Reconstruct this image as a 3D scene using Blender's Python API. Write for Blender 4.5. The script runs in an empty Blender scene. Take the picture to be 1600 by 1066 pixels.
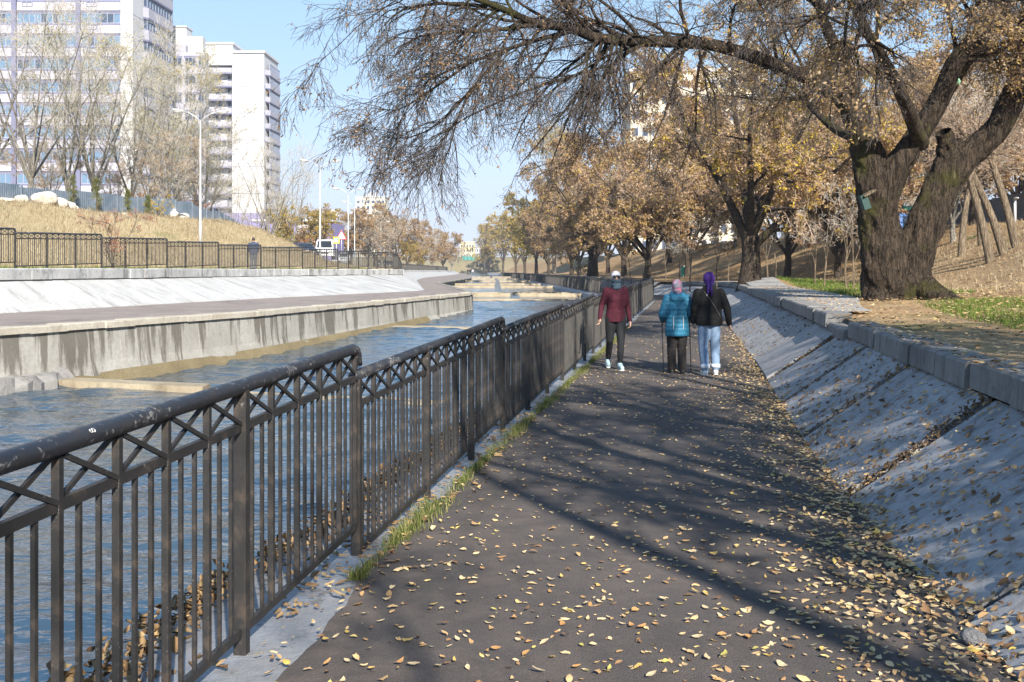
import bpy, bmesh, math, random
import numpy as np
from mathutils import Vector, Matrix

scene = bpy.context.scene
COL = scene.collection
R = math.radians

# ------------------------------------------------------------------ camera, sky, sun, exposure
CAMZ = 1.6
FPX = 1556.0            # focal length in photograph pixels (35 mm lens on a 36 mm frame, 1600 px wide)
HY = 392.0              # photograph row of the horizon
cam = bpy.data.cameras.new('camera')
cam.lens = 35.0; cam.sensor_width = 36.0
cam.shift_y = -(533.0 - HY) / 1600.0
cam.clip_start = 0.1; cam.clip_end = 6000
camo = bpy.data.objects.new('camera', cam); COL.objects.link(camo)
camo.location = (0, 0, CAMZ); camo.rotation_euler = (R(90), 0, 0)
scene.camera = camo

SUN_EL = R(33.0)
SUN_DIR = Vector((0.30, -0.954, 0)).normalized() * math.cos(SUN_EL) + Vector((0, 0, math.sin(SUN_EL)))
world = bpy.data.worlds.new("World"); scene.world = world; world.use_nodes = True
wn = world.node_tree.nodes; wl = world.node_tree.links
bgn = wn['Background']
sky = wn.new('ShaderNodeTexSky'); sky.sky_type = 'NISHITA'; sky.sun_disc = False
sky.sun_elevation = SUN_EL
sky.sun_rotation = math.atan2(SUN_DIR.x, SUN_DIR.y)
sky.air_density = 1.0; sky.dust_density = 0.2; sky.ozone_density = 3.0; sky.altitude = 1500
# film-like shoulder on the sky's radiance, so that it pales towards the horizon without burning out
sc_ = wn.new('ShaderNodeVectorMath'); sc_.operation = 'SCALE'; sc_.inputs['Scale'].default_value = 0.18
ad_ = wn.new('ShaderNodeVectorMath'); ad_.operation = 'ADD'; ad_.inputs[1].default_value = (0.60, 0.47, 0.55)
dv_ = wn.new('ShaderNodeVectorMath'); dv_.operation = 'DIVIDE'
ml_ = wn.new('ShaderNodeVectorMath'); ml_.operation = 'MULTIPLY'; ml_.inputs[1].default_value = (1.08 / .18, 1.12 / .18, 1.42 / .18)
wl.new(sky.outputs[0], sc_.inputs[0]); wl.new(sc_.outputs[0], ad_.inputs[0]); wl.new(sc_.outputs[0], dv_.inputs[0]); wl.new(ad_.outputs[0], dv_.inputs[1]); wl.new(dv_.outputs[0], ml_.inputs[0])
wl.new(ml_.outputs[0], bgn.inputs[0]); bgn.inputs[1].default_value = 0.09
sun = bpy.data.lights.new('sun', 'SUN'); sun.energy = 4.6; sun.angle = R(0.55); sun.color = (1.0, 0.93, 0.82)
suno = bpy.data.objects.new('sun', sun); COL.objects.link(suno)
suno.rotation_euler = SUN_DIR.to_track_quat('Z', 'Y').to_euler()
scene.view_settings.view_transform = 'Standard'; scene.view_settings.look = 'None'
scene.view_settings.gamma = 1.0; scene.view_settings.use_curve_mapping = False
scene.view_settings.exposure = 1.28
scene.cycles.max_bounces = 6; scene.cycles.diffuse_bounces = 2; scene.cycles.glossy_bounces = 3
scene.cycles.transmission_bounces = 4; scene.cycles.transparent_max_bounces = 6
scene.cycles.use_denoising = True

RNG = np.random.default_rng(7)
random.seed(7)

# ------------------------------------------------------------------ objects
def tag(o, label=None, cat=None, group=None, kind=None):
    if label: o['label'] = label
    if cat: o['category'] = cat
    if group: o['group'] = group
    if kind: o['kind'] = kind
    return o

def link(name, me, parent=None, loc=(0, 0, 0), rot=(0, 0, 0), scale=None, mat=None):
    o = bpy.data.objects.new(name, me); COL.objects.link(o)
    o.location = loc; o.rotation_euler = rot
    if scale is not None: o.scale = scale if hasattr(scale, '__len__') else (scale,) * 3
    if parent is not None: o.parent = parent
    return o

def thing(name, label, cat, loc=(0, 0, 0), rz=0.0, group=None):
    o = link(name, None, None, loc, (0, 0, rz))
    o.empty_display_size = 0.2
    return tag(o, label, cat, group)

def copy_tree(o, parent=None, root_props=None):
    c = o.copy(); COL.objects.link(c)
    if parent is not None: c.parent = parent
    for ch in o.children: copy_tree(ch, c)
    return c

# ------------------------------------------------------------------ meshes
def np_mesh(name, V, polys, mats=None, attr=None, smooth=False, mat_idx=None):
    """V (n,3); polys list of (m,k) index arrays."""
    me = bpy.data.meshes.new(name)
    V = np.ascontiguousarray(V, dtype=np.float32)
    me.vertices.add(len(V)); me.vertices.foreach_set('co', V.ravel())
    idx = np.concatenate([np.asarray(p).ravel() for p in polys]).astype(np.int32)
    tot = np.concatenate([np.full(len(p), np.asarray(p).shape[1], np.int32) for p in polys])
    start = np.concatenate([[0], np.cumsum(tot)[:-1]]).astype(np.int32)
    me.loops.add(len(idx)); me.loops.foreach_set('vertex_index', idx)
    me.polygons.add(len(tot)); me.polygons.foreach_set('loop_start', start)
    if mat_idx is not None: me.polygons.foreach_set('material_index', np.asarray(mat_idx, np.int32))
    if smooth: me.polygons.foreach_set('use_smooth', np.ones(len(tot), bool))
    if attr is not None:
        for k, v in attr.items():
            a = me.attributes.new(k, 'FLOAT', 'POINT'); a.data.foreach_set('value', np.asarray(v, np.float32))
    me.update(calc_edges=True)
    for m in (mats or []): me.materials.append(m)
    return me

class MB:
    """collects simple shapes into one mesh"""
    def __init__(s): s.v = []; s.f = []; s.mi = []; s.n = 0
    def add(s, V, F, mi=0):
        s.v.extend([tuple(p) for p in V]); s.f.extend([tuple(i + s.n for i in f) for f in F])
        s.mi.extend([mi] * len(F)); s.n += len(V)
    def box(s, c, d, rz=0.0, mi=0, M=None, taper=1.0):
        x, y, z = d[0] / 2, d[1] / 2, d[2] / 2
        P = [Vector((sx * x * (taper if sz > 0 else 1), sy * y * (taper if sz > 0 else 1), sz * z)) for sz in (-1, 1) for sx, sy in ((-1, -1), (1, -1), (1, 1), (-1, 1))]
        if rz: P = [Matrix.Rotation(rz, 3, 'Z') @ p for p in P]
        if M is not None: P = [M @ p for p in P]
        P = [p + Vector(c) for p in P]
        s.add(P, [(0, 3, 2, 1), (4, 5, 6, 7), (0, 1, 5, 4), (1, 2, 6, 5), (2, 3, 7, 6), (3, 0, 4, 7)], mi)
    def bar(s, a, b, w, h=None, mi=0):
        a = Vector(a); b = Vector(b); t = (b - a); L = t.length; t.normalize(); h = h or w
        up = Vector((0, 0, 1)) if abs(t.z) < 0.95 else Vector((0, 1, 0))
        u = t.cross(up).normalized(); v = u.cross(t).normalized()
        P = []
        for q in (a, b):
            for su, sv in ((-1, -1), (1, -1), (1, 1), (-1, 1)):
                P.append(q + u * (su * w / 2) + v * (sv * h / 2))
        s.add(P, [(0, 1, 2, 3), (7, 6, 5, 4), (0, 4, 5, 1), (1, 5, 6, 2), (2, 6, 7, 3), (3, 7, 4, 0)], mi)
    def tube(s, pts, rad, n=8, caps=True, mi=0, flat=1.0):
        pts = [Vector(p) for p in pts]; K = len(pts)
        if not hasattr(rad, '__len__'): rad = [rad] * K
        base = []; prev = None
        for k in range(K):
            t = (pts[min(k + 1, K - 1)] - pts[max(k - 1, 0)]).normalized()
            if prev is None:
                ref = Vector((0, 0, 1)) if abs(t.z) < 0.9 else Vector((0, 1, 0))
                u = t.cross(ref).normalized()
            else:
                u = (prev - t * prev.dot(t)).normalized()
            v = t.cross(u); prev = u
            for j in range(n):
                a = 2 * math.pi * j / n
                base.append(pts[k] + (u * math.cos(a) + v * math.sin(a) * flat) * rad[k])
        F = []
        for k in range(K - 1):
            for j in range(n):
                F.append((k * n + j, k * n + (j + 1) % n, (k + 1) * n + (j + 1) % n, (k + 1) * n + j))
        if caps:
            F.append(tuple(range(n - 1, -1, -1))); F.append(tuple((K - 1) * n + j for j in range(n)))
        s.add(base, F, mi)
    def ell(s, c, r, M=None, nu=12, nv=8, mi=0):
        P = []; c = Vector(c)
        if not hasattr(r, '__len__'): r = (r, r, r)
        for i in range(1, nv):
            th = math.pi * i / nv
            for j in range(nu):
                ph = 2 * math.pi * j / nu
                p = Vector((r[0] * math.sin(th) * math.cos(ph), r[1] * math.sin(th) * math.sin(ph), r[2] * math.cos(th)))
                P.append(c + (M @ p if M is not None else p))
        a = Vector((0, 0, r[2])); P.append(c + (M @ a if M is not None else a)); P.append(c - (M @ a if M is not None else a))
        F = []
        for i in range(nv - 2):
            for j in range(nu):
                F.append((i * nu + j, (i + 1) * nu + j, (i + 1) * nu + (j + 1) % nu, i * nu + (j + 1) % nu))
        T = (nv - 1) * nu
        for j in range(nu):
            F.append((T, j, (j + 1) % nu)); F.append((T + 1, (nv - 2) * nu + (j + 1) % nu, (nv - 2) * nu + j))
        s.add(P, F, mi)
    def mesh(s, name, mats, smooth=False):
        me = bpy.data.meshes.new(name); me.from_pydata(s.v, [], s.f)
        for m in (mats if isinstance(mats, (list, tuple)) else [mats]): me.materials.append(m)
        if any(s.mi): me.polygons.foreach_set('material_index', s.mi)
        if smooth: me.polygons.foreach_set('use_smooth', [True] * len(s.f))
        me.update(); return me
    def build(s, name, mats, parent=None, smooth=False, **k):
        return link(name, s.mesh(name, mats, smooth), parent, **k)

def bevel_mesh(me, w=0.01, seg=1):
    bm = bmesh.new(); bm.from_mesh(me)
    bmesh.ops.bevel(bm, geom=list(bm.edges), offset=w, segments=seg, affect='EDGES', profile=0.5)
    bm.to_mesh(me); bm.free(); return me

def recalc(me):
    bm = bmesh.new(); bm.from_mesh(me); bmesh.ops.recalc_face_normals(bm, faces=bm.faces); bm.to_mesh(me); bm.free(); return me

def tubes_np(P, Rr, n):
    """P (M,K,3), Rr (M,K) -> verts, quads"""
    M, K, _ = P.shape
    T = np.gradient(P, axis=1); T /= np.linalg.norm(T, axis=2, keepdims=True) + 1e-9
    ref = np.where(np.abs(T[:, :1, 2:3]) < 0.9, np.array([0, 0, 1.0]), np.array([0, 1.0, 0]))
    U = np.cross(T, np.broadcast_to(ref, T.shape)); U /= np.linalg.norm(U, axis=2, keepdims=True) + 1e-9
    W = np.cross(T, U)
    a = 2 * np.pi * np.arange(n) / n
    V = P[:, :, None, :] + Rr[:, :, None, None] * (U[:, :, None, :] * np.cos(a)[None, None, :, None] + W[:, :, None, :] * np.sin(a)[None, None, :, None])
    base = (np.arange(M)[:, None, None] * K + np.arange(K - 1)[None, :, None]) * n
    j = np.arange(n)[None, None, :]; j2 = (j + 1) % n
    F = np.stack([base + j, base + j2, base + n + j2, base + n + j], -1).reshape(-1, 4)
    return V.reshape(-1, 3), F

# ------------------------------------------------------------------ materials
def mat(name, col=(0.5, 0.5, 0.5), rough=0.7, metal=0.0, spec=0.5):
    m = bpy.data.materials.new(name); m.use_nodes = True
    b = m.node_tree.nodes['Principled BSDF']
    b.inputs['Base Color'].default_value = (*col, 1); b.inputs['Roughness'].default_value = rough
    b.inputs['Metallic'].default_value = metal; b.inputs['Specular IOR Level'].default_value = spec
    return m

class NT:
    def __init__(s, m):
        s.m = m; s.t = m.node_tree; s.b = s.t.nodes['Principled BSDF']; s.N = s.t.nodes; s.L = s.t.links
        s.tc = s.N.new('ShaderNodeTexCoord')
    def coord(s, space='Object', scale=(1, 1, 1), rot=(0, 0, 0)):
        mp = s.N.new('ShaderNodeMapping'); mp.inputs['Scale'].default_value = scale; mp.inputs['Rotation'].default_value = rot
        if space == 'World':
            g = s.N.new('ShaderNodeNewGeometry'); s.L.new(g.outputs['Position'], mp.inputs[0])
        else:
            s.L.new(s.tc.outputs[space], mp.inputs[0])
        return mp.outputs[0]
    def noise(s, vec, scale, detail=6, rough=0.6, dist=0.0):
        n = s.N.new('ShaderNodeTexNoise'); n.inputs['Scale'].default_value = scale; n.inputs['Detail'].default_value = detail
        n.inputs['Roughness'].default_value = rough; n.inputs['Distortion'].default_value = dist
        s.L.new(vec, n.inputs['Vector']); return n.outputs[0]
    def voro(s, vec, scale, feature='F1', out=0):
        n = s.N.new('ShaderNodeTexVoronoi'); n.feature = feature; n.inputs['Scale'].default_value = scale
        s.L.new(vec, n.inputs['Vector']); return n.outputs[out]
    def ramp(s, fac, stops, interp='LINEAR'):
        r = s.N.new('ShaderNodeValToRGB'); r.color_ramp.interpolation = interp
        e = r.color_ramp.elements
        while len(e) < len(stops): e.new(0.5)
        for el, (p, c) in zip(e, stops):
            el.position = p; el.color = (*c, 1) if len(c) == 3 else c
        s.L.new(fac, r.inputs[0]); return r.outputs[0]
    def val(s, fac, a, b, lo=0.0, hi=1.0):
        r = s.N.new('ShaderNodeMapRange'); s.L.new(fac, r.inputs[0])
        r.inputs[1].default_value = a; r.inputs[2].default_value = b; r.inputs[3].default_value = lo; r.inputs[4].default_value = hi
        return r.outputs[0]
    def mix(s, fac, a, b, mode='MIX'):
        m = s.N.new('ShaderNodeMix'); m.data_type = 'RGBA'; m.blend_type = mode
        for i, v in ((0, fac), (6, a), (7, b)):
            if isinstance(v, (int, float)): m.inputs[i].default_value = v
            elif isinstance(v, tuple): m.inputs[i].default_value = (*v, 1) if len(v) == 3 else v
            else: s.L.new(v, m.inputs[i])
        return m.outputs[2]
    def math(s, op, a, b=0.0):
        m = s.N.new('ShaderNodeMath'); m.operation = op
        for i, v in ((0, a), (1, b)):
            if isinstance(v, (int, float)): m.inputs[i].default_value = v
            else: s.L.new(v, m.inputs[i])
        return m.outputs[0]
    def attr(s, name, out='Fac'):
        a = s.N.new('ShaderNodeAttribute'); a.attribute_name = name; return a.outputs[out]
    def color(s, c): s.L.new(c, s.b.inputs['Base Color'])
    def rough(s, c): s.L.new(c, s.b.inputs['Roughness'])
    def bump(s, h, strength=0.4, dist=0.02):
        b = s.N.new('ShaderNodeBump'); b.inputs['Strength'].default_value = strength; b.inputs['Distance'].default_value = dist
        s.L.new(h, b.inputs['Height']); s.L.new(b.outputs[0], s.b.inputs['Normal']); return b
    def sep(s, vec):
        n = s.N.new('ShaderNodeSeparateXYZ'); s.L.new(vec, n.inputs[0]); return n.outputs

M = {}
def concrete(name, lo, hi, stain=(0.07, 0.065, 0.06), stain_amt=0.5, scale=1.0, streak=None, spots=0.0, bump=0.35):
    m = mat(name, hi, 0.88, spec=0.3); t = NT(m); w = t.coord('World')
    n1 = t.noise(w, 0.9 * scale, 8, 0.65); n2 = t.noise(w, 14 * scale, 6, 0.7); n3 = t.noise(w, 90, 3, 0.6)
    c = t.mix(t.val(n1, 0.3, 0.7), lo, hi)
    c = t.mix(t.val(n2, 0.35, 0.75, 0, 0.5), c, tuple(x * 0.62 for x in lo))
    if streak is not None:
        w2 = t.coord('World', streak); s1 = t.noise(w2, 1.0, 7, 0.72)
        c = t.mix(t.val(s1, 0.52, 0.68, 0, stain_amt), c, stain)
    if spots:
        s2 = t.noise(w, 5.0, 5, 0.7); c = t.mix(t.val(s2, 0.58, 0.66, 0, spots), c, stain)
    t.color(c)
    h = t.math('ADD', t.math('MULTIPLY', n2, 0.7), t.math('MULTIPLY', n3, 0.35))
    t.bump(h, bump, 0.02)
    M[name] = m; return m

def stained_wall():
    m = mat('concrete_wall', (.36, .35, .33), .88, spec=.3); t = NT(m); w = t.coord('World'); p = t.sep(w)
    n1 = t.noise(w, .8, 8, .65); n2 = t.noise(w, 12, 6, .7); n3 = t.noise(w, 80, 3, .6)
    c = t.mix(t.val(n1, .3, .7), (.25, .24, .215), (.40, .39, .36)); c = t.mix(t.val(n2, .4, .75, 0, .5), c, (.17, .16, .14))
    # runs of damp dirt that start under the coping and thin out downwards
    dep = t.math('SUBTRACT', t.math('SUBTRACT', .27, t.math('MULTIPLY', p[1], .02)), p[2])
    s1 = t.noise(t.coord('World', (1.5, 1.5, .10)), 1.0, 6, .7); s2 = t.noise(t.coord('World', (5, 5, .35)), 1.0, 5, .7)
    k = t.math('SUBTRACT', t.math('ADD', s1, t.math('MULTIPLY', t.math('SUBTRACT', s2, .5), .45)), t.math('MULTIPLY', dep, .075))
    c = t.mix(t.val(k, .475, .545, 0, .72), c, (.070, .060, .046))
    g = t.noise(t.coord('World', (.5, .5, .5)), 3, 5, .7)
    c = t.mix(t.val(t.math('ADD', dep, t.math('MULTIPLY', g, .5)), 1.35, 1.7, 0, .75), c, (.13, .105, .065))
    t.color(c); t.bump(t.math('ADD', t.math('MULTIPLY', n2, .7), t.math('MULTIPLY', n3, .35)), .4, .02); M['concrete_wall'] = m
stained_wall()
concrete('concrete_coping', (0.36, 0.32, 0.26), (0.52, 0.49, 0.42), stain=(0.16, 0.12, 0.09), stain_amt=0.6, streak=(1.2, 1.2, 0.6), spots=0.4)
concrete('concrete_white', (0.36, 0.36, 0.355), (0.52, 0.52, 0.515), stain=(0.20, 0.19, 0.18), stain_amt=0.8, streak=(0.5, 1.6, 0.5), spots=0.35)
concrete('concrete_kerb', (0.33, 0.33, 0.33), (0.55, 0.55, 0.54), stain=(0.06, 0.06, 0.06), stain_amt=0.8, streak=(1.4, 1.4, 0.7), spots=0.5)
concrete('concrete_slab', (0.25, 0.25, 0.26), (0.40, 0.40, 0.41), stain=(0.06, 0.055, 0.05), stain_amt=0.55, streak=(1.1, 4.5, 1.1), spots=0.45, bump=0.3)
concrete('concrete_block', (0.17, 0.165, 0.16), (0.29, 0.28, 0.27), stain=(0.06, 0.055, 0.05), stain_amt=0.7, streak=(4, 4, 0.9), spots=0.5, bump=0.6)
concrete('concrete_ledge', (0.30, 0.30, 0.31), (0.47, 0.47, 0.48), stain=(0.10, 0.09, 0.08), stain_amt=0.4, spots=0.8)
concrete('concrete_weir', (0.27, 0.22, 0.15), (0.43, 0.37, 0.27), stain=(0.14, 0.11, 0.07), stain_amt=0.6, streak=(2, 2, 0.8), spots=0.4)
concrete('pavement', (0.22, 0.19, 0.16), (0.32, 0.28, 0.24), spots=0.3)
concrete('paving_pale', (0.27, 0.26, 0.25), (0.38, 0.37, 0.36), spots=0.4)

def asphalt(name, lo, hi, tint):
    m = mat(name, hi, 0.85, spec=0.35); t = NT(m); w = t.coord('World')
    big = t.noise(w, 0.55, 6, 0.6); mid = t.noise(w, 4.0, 6, 0.7); v = t.voro(w, 130.0); fine = t.noise(w, 260, 2, 0.6)
    c = t.mix(t.val(big, 0.32, 0.68), lo, hi)
    c = t.mix(t.val(mid, 0.45, 0.7, 0, 0.5), c, tint)
    dirt = t.noise(w, 1.1, 7, 0.68, 0.8); c = t.mix(t.val(dirt, 0.52, 0.68, 0, 0.65), c, tuple(x * 1.05 for x in tint)); damp = t.noise(t.coord('World', (1, .35, 1)), 0.8, 6, 0.65, 0.5); c = t.mix(t.val(damp, 0.55, 0.66, 0, 0.6), c, tuple(x * .5 for x in lo))
    c = t.mix(t.val(fine, 0.58, 0.7, 0, 0.55), c, (0.24, 0.22, 0.21))
    c = t.mix(t.val(fine, 0.44, 0.32, 0, 0.5), c, (0.015, 0.015, 0.016))
    t.color(c); t.bump(t.math('ADD', v, t.math('MULTIPLY', fine, 0.8)), 0.55, 0.006); M[name] = m
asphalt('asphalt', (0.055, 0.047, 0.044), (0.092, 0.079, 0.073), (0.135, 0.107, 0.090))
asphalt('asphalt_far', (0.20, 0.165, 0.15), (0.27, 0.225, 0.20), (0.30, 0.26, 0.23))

def earth(name, cols, scale=1.0, bump=0.6, patch=None):
    m = mat(name, cols[0], 0.95, spec=0.15); t = NT(m); w = t.coord('World')
    n1 = t.noise(w, 0.35 * scale, 7, 0.65); n2 = t.noise(w, 5 * scale, 6, 0.75); n3 = t.noise(w, 38, 4, 0.7)
    k = len(cols)
    c = t.ramp(t.math('ADD', t.math('MULTIPLY', n1, 0.6), t.math('MULTIPLY', n2, 0.4)), [(0.34 + 0.32 * i / (k - 1), cc) for i, cc in enumerate(cols)])
    c = t.mix(t.val(n3, 0.5, 0.72, 0, 0.6), c, tuple(x * 0.5 for x in cols[0]))
    c = t.mix(t.val(n3, 0.46, 0.3, 0, 0.5), c, tuple(min(1, x * 1.5) for x in cols[-1]))
    if patch: c = t.mix(t.val(t.noise(w, patch[1], 5, 0.6), patch[2], patch[2] + 0.08, 0, 0.9), c, patch[0])
    t.color(c); t.bump(t.math('ADD', n2, n3), bump, 0.05); M[name] = m
earth('dry_grass', [(0.27, 0.20, 0.11), (0.37, 0.295, 0.17), (0.45, 0.37, 0.235)], 1.0, patch=((0.20, 0.19, 0.085), 0.22, 0.62))
earth('leaf_litter', [(0.20, 0.125, 0.06), (0.34, 0.225, 0.12), (0.45, 0.325, 0.19)], 1.0, patch=((0.10, 0.11, 0.035), 0.25, 0.60))
earth('bank_soil', [(0.13, 0.09, 0.05), (0.20, 0.15, 0.08), (0.27, 0.20, 0.11)], 1.5, patch=((0.07, 0.10, 0.02), 0.5, 0.52))
earth('far_ground', [(0.12, 0.10, 0.06), (0.20, 0.17, 0.10), (0.25, 0.20, 0.12)], 0.3)
earth('mud', [(0.025, 0.02, 0.014), (0.05, 0.038, 0.025), (0.08, 0.06, 0.04)], 3.0)
earth('river_bed', [(0.13, 0.105, 0.06), (0.19, 0.155, 0.09), (0.25, 0.205, 0.13)], 3.0)

def painted_metal(name, col, rust, rough=0.45, scuff=0.66):
    m = mat(name, col, rough, 0.0, 0.5); t = NT(m); w = t.coord('Object')
    n = t.noise(w, 9, 7, 0.72); n2 = t.noise(w, 45, 4, 0.65)
    c = t.mix(t.val(n, 0.52, 0.72, 0, 0.7), col, rust)
    c = t.mix(t.val(t.math('ADD', t.math('MULTIPLY', n2, .6), t.math('MULTIPLY', t.noise(w, 2.3, 3, .6), .4)), scuff - .05, scuff + .02, 0, 0.65), c, (0.27, 0.265, 0.26))
    t.color(c); t.rough(t.val(n, 0.3, 0.75, rough - 0.12, rough + 0.35)); t.bump(n2, 0.25, 0.003); M[name] = m
painted_metal('rail_paint', (0.020, 0.019, 0.019), (0.080, 0.055, 0.038), 0.5)
painted_metal('rail_far', (0.055, 0.052, 0.048), (0.12, 0.095, 0.07), 0.55)
painted_metal('handrail_paint', (0.020, 0.022, 0.028), (0.045, 0.037, 0.032), 0.36, 0.60)
# ------------------------------------------------------------------ plan of the canal (metres; +Y is downstream, the camera stands at 0,0)
def line(pts):
    a = np.array(pts, float)
    yy = np.arange(a[0, 0], a[-1, 0] + 0.01, 0.5)
    xx = np.interp(yy, a[:, 0], a[:, 1])
    k = np.ones(7) / 7
    xs = np.convolve(np.pad(xx, 3, mode='edge'), k, mode='valid')
    xs[:4] = xx[:4]; xs[-4:] = xx[-4:]
    return lambda Y: np.interp(Y, yy, xs)

FX = line([(-14, -3.75), (0, -1.73), (4.157, -1.149), (5.8, -.913), (8.95, -.41), (17.9, 1.23), (57, 8.2), (60.5, 8.1), (64, 7.0), (68, 6.1), (110, 4.6), (200, 1.5), (290, -5.6), (430, -15.2)])   # railing, river side of the path
RX = line([(-14, -0.6), (0, 1.42), (4.157, 2.0), (5.8, 2.25), (8.95, 2.74), (17.9, 4.4), (50, 10.1), (56, 11.2), (60, 11.3), (64, 9.9), (68, 9.25), (110, 7.9), (200, 4.7), (290, -2.4), (430, -12)])       # foot of the sloping slabs
KX = line([(-14, .45), (0, 2.45), (5.8, 3.28), (8.95, 3.8), (14, 4.75), (17.9, 5.55), (48, 11.1), (56, 12.5), (61, 12.6), (65, 11.2), (70, 10.35), (110, 9.1), (200, 5.9), (290, -1.2), (430, -10.8)])   # kerb at the top of the slope
WX = line([(-10, -21), (6, -15.6), (20.5, -10.55), (29.2, -7.5), (40, -5.1), (55, -2.1), (57, -2.25), (98, -7.2), (170, -6.9), (290, -11.8), (430, -20)])     # far canal wall
LX = line([(-10, -23.5), (27.9, -14.3), (42.4, -10.9), (60, -5.2), (63, -5.6), (125, -12), (170, -15), (290, -17), (430, -22.5)])          # foot of the far slope
GX = line([(-10, -21.8), (30, -15.4), (50, -12.7), (70, -8.0), (73, -8.4), (170, -18.8), (290, -20), (430, -25)])                            # railing on the far kerb

_hp = np.array([(-14, 1.2), (0, 1.5), (4.16, 1.665), (5.8, 1.775), (8.95, 1.895), (14, 1.975), (18, 2.04), (57, 2.75), (430, 10.2)])
_hy = np.arange(-14, 430.1, 0.5); _hz = np.interp(_hy, _hp[:, 0], _hp[:, 1]); _hs = np.convolve(np.pad(_hz, 4, mode='edge'), np.ones(9) / 9, mode='valid'); _hs[:5] = _hz[:5]; _hs[-5:] = _hz[-5:]
def pathz(Y): return CAMZ - np.interp(Y, _hy, _hs)
def upz(Y): return CAMZ - (0.74 + 0.02 * np.asarray(Y, float))      # top of the bank behind the kerb
def lowz(Y): return 0.40 - 0.02 * np.asarray(Y, float)              # lower walk across the water
def uplz(Y): return 1.66 - 0.02 * np.asarray(Y, float)              # upper walk across the water

def px(x, y, Y):   # photograph pixel at depth Y -> point
    return Vector(((x - 800) / FPX * Y, Y, CAMZ - (y - HY) / FPX * Y))

def smooth(a, b, t):
    t = np.clip((np.asarray(t, float) - a) / (b - a), 0, 1); return t * t * (3 - 2 * t)

def sheet(name, ystations, cols, material, parent=None, kind=None, smooth_sh=True, extra=None):
    """cols: list of functions Y -> (x, z)."""
    ys = np.asarray(ystations, float); n, k = len(ys), len(cols)
    V = np.zeros((n, k, 3))
    for j, c in enumerate(cols):
        x, z = c(ys); V[:, j, 0] = x; V[:, j, 1] = ys; V[:, j, 2] = z
    if extra: extra(V)
    i = np.arange(n - 1)[:, None] * k + np.arange(k - 1)[None, :]
    F = np.stack([i, i + 1, i + k + 1, i + k], -1).reshape(-1, 4)
    o = link(name, np_mesh(name, V.reshape(-1, 3), [F], [material], smooth=smooth_sh), parent)
    if kind: o['kind'] = kind
    return o

def prism(name, Ya, Yb, prof, material, parent, gap=0.012, rng=None, jit=0.0, sub=1):
    ys = np.linspace(Ya + gap, Yb - gap, sub + 1)
    dz = rng.normal(0, jit) if rng is not None else 0; dx = rng.normal(0, jit) if rng is not None else 0
    tilt = rng.normal(0, jit) if rng is not None else 0
    V = []; k = 0
    for q, Y in enumerate(ys):
        P = prof(Y); k = len(P)
        V += [(x + dx + tilt * (q / sub - .5), Y, z + dz) for x, z in P]
    F = []
    for q in range(sub):
        for j in range(k):
            F.append((q * k + j, q * k + (j + 1) % k, (q + 1) * k + (j + 1) % k, (q + 1) * k + j))
    F.append(tuple(range(k))); F.append(tuple(sub * k + j for j in range(k - 1, -1, -1)))
    me = bpy.data.meshes.new(name); me.from_pydata(V, [], F); me.materials.append(material); recalc(me)
    return link(name, me, parent)

def struct(name):
    o = link(name, None); o['kind'] = 'structure'; return o

Ynear = np.concatenate([np.arange(-12, 30, 0.5), np.arange(30, 72, 1.0), np.arange(72, 431, 6.0)])

# far ground below everything, out to the horizon
V = np.array([(-1500, -60, -6.5), (1500, -60, -6.5), (1500, 430, -12.0), (-1500, 430, -12.0), (1500, 1600, -12.0), (-1500, 1600, -12.0)], float)
o = link('ground', np_mesh('ground', V, [np.array([(0, 1, 2, 3), (3, 2, 4, 5)])], [M['far_ground']])); o['kind'] = 'structure'

# asphalt path, its ragged edges lying on the concrete
prng = np.random.default_rng(3)
yy = np.concatenate([np.arange(-12, 26, 0.12), np.arange(26, 70, 0.6), np.arange(70, 431, 6.0)])
e1 = np.convolve(prng.normal(0, 0.09, len(yy)), np.ones(5) / 5, mode='same')
def pcol(f):
    def c(Y):
        a = FX(Y) + 0.27 - 0.15 * smooth(4.4, 5.8, Y) + 0.5 * e1[:len(Y)] * (Y < 70); b = RX(Y) + 0.02
        return a + (b - a) * f, pathz(Y) + 0.012 - 0.02 * (2 * f - 1) ** 2 * 0.5
    return c
sheet('asphalt_path', yy, [pcol(f) for f in np.linspace(0, 1, 9)], M['asphalt'], kind='structure')
# concrete ledge under the railing and the wall down to the water
sheet('canal_ledge', Ynear, [lambda Y: (FX(Y) - 0.53, np.full_like(Y, -13.0)), lambda Y: (FX(Y) - 0.53, pathz(Y) - 0.10), lambda Y: (FX(Y) - 0.50, pathz(Y) - 0.012), lambda Y: (RX(Y) + 0.3, pathz(Y) - 0.012)], M['concrete_ledge'], kind='structure', smooth_sh=False)

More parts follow.
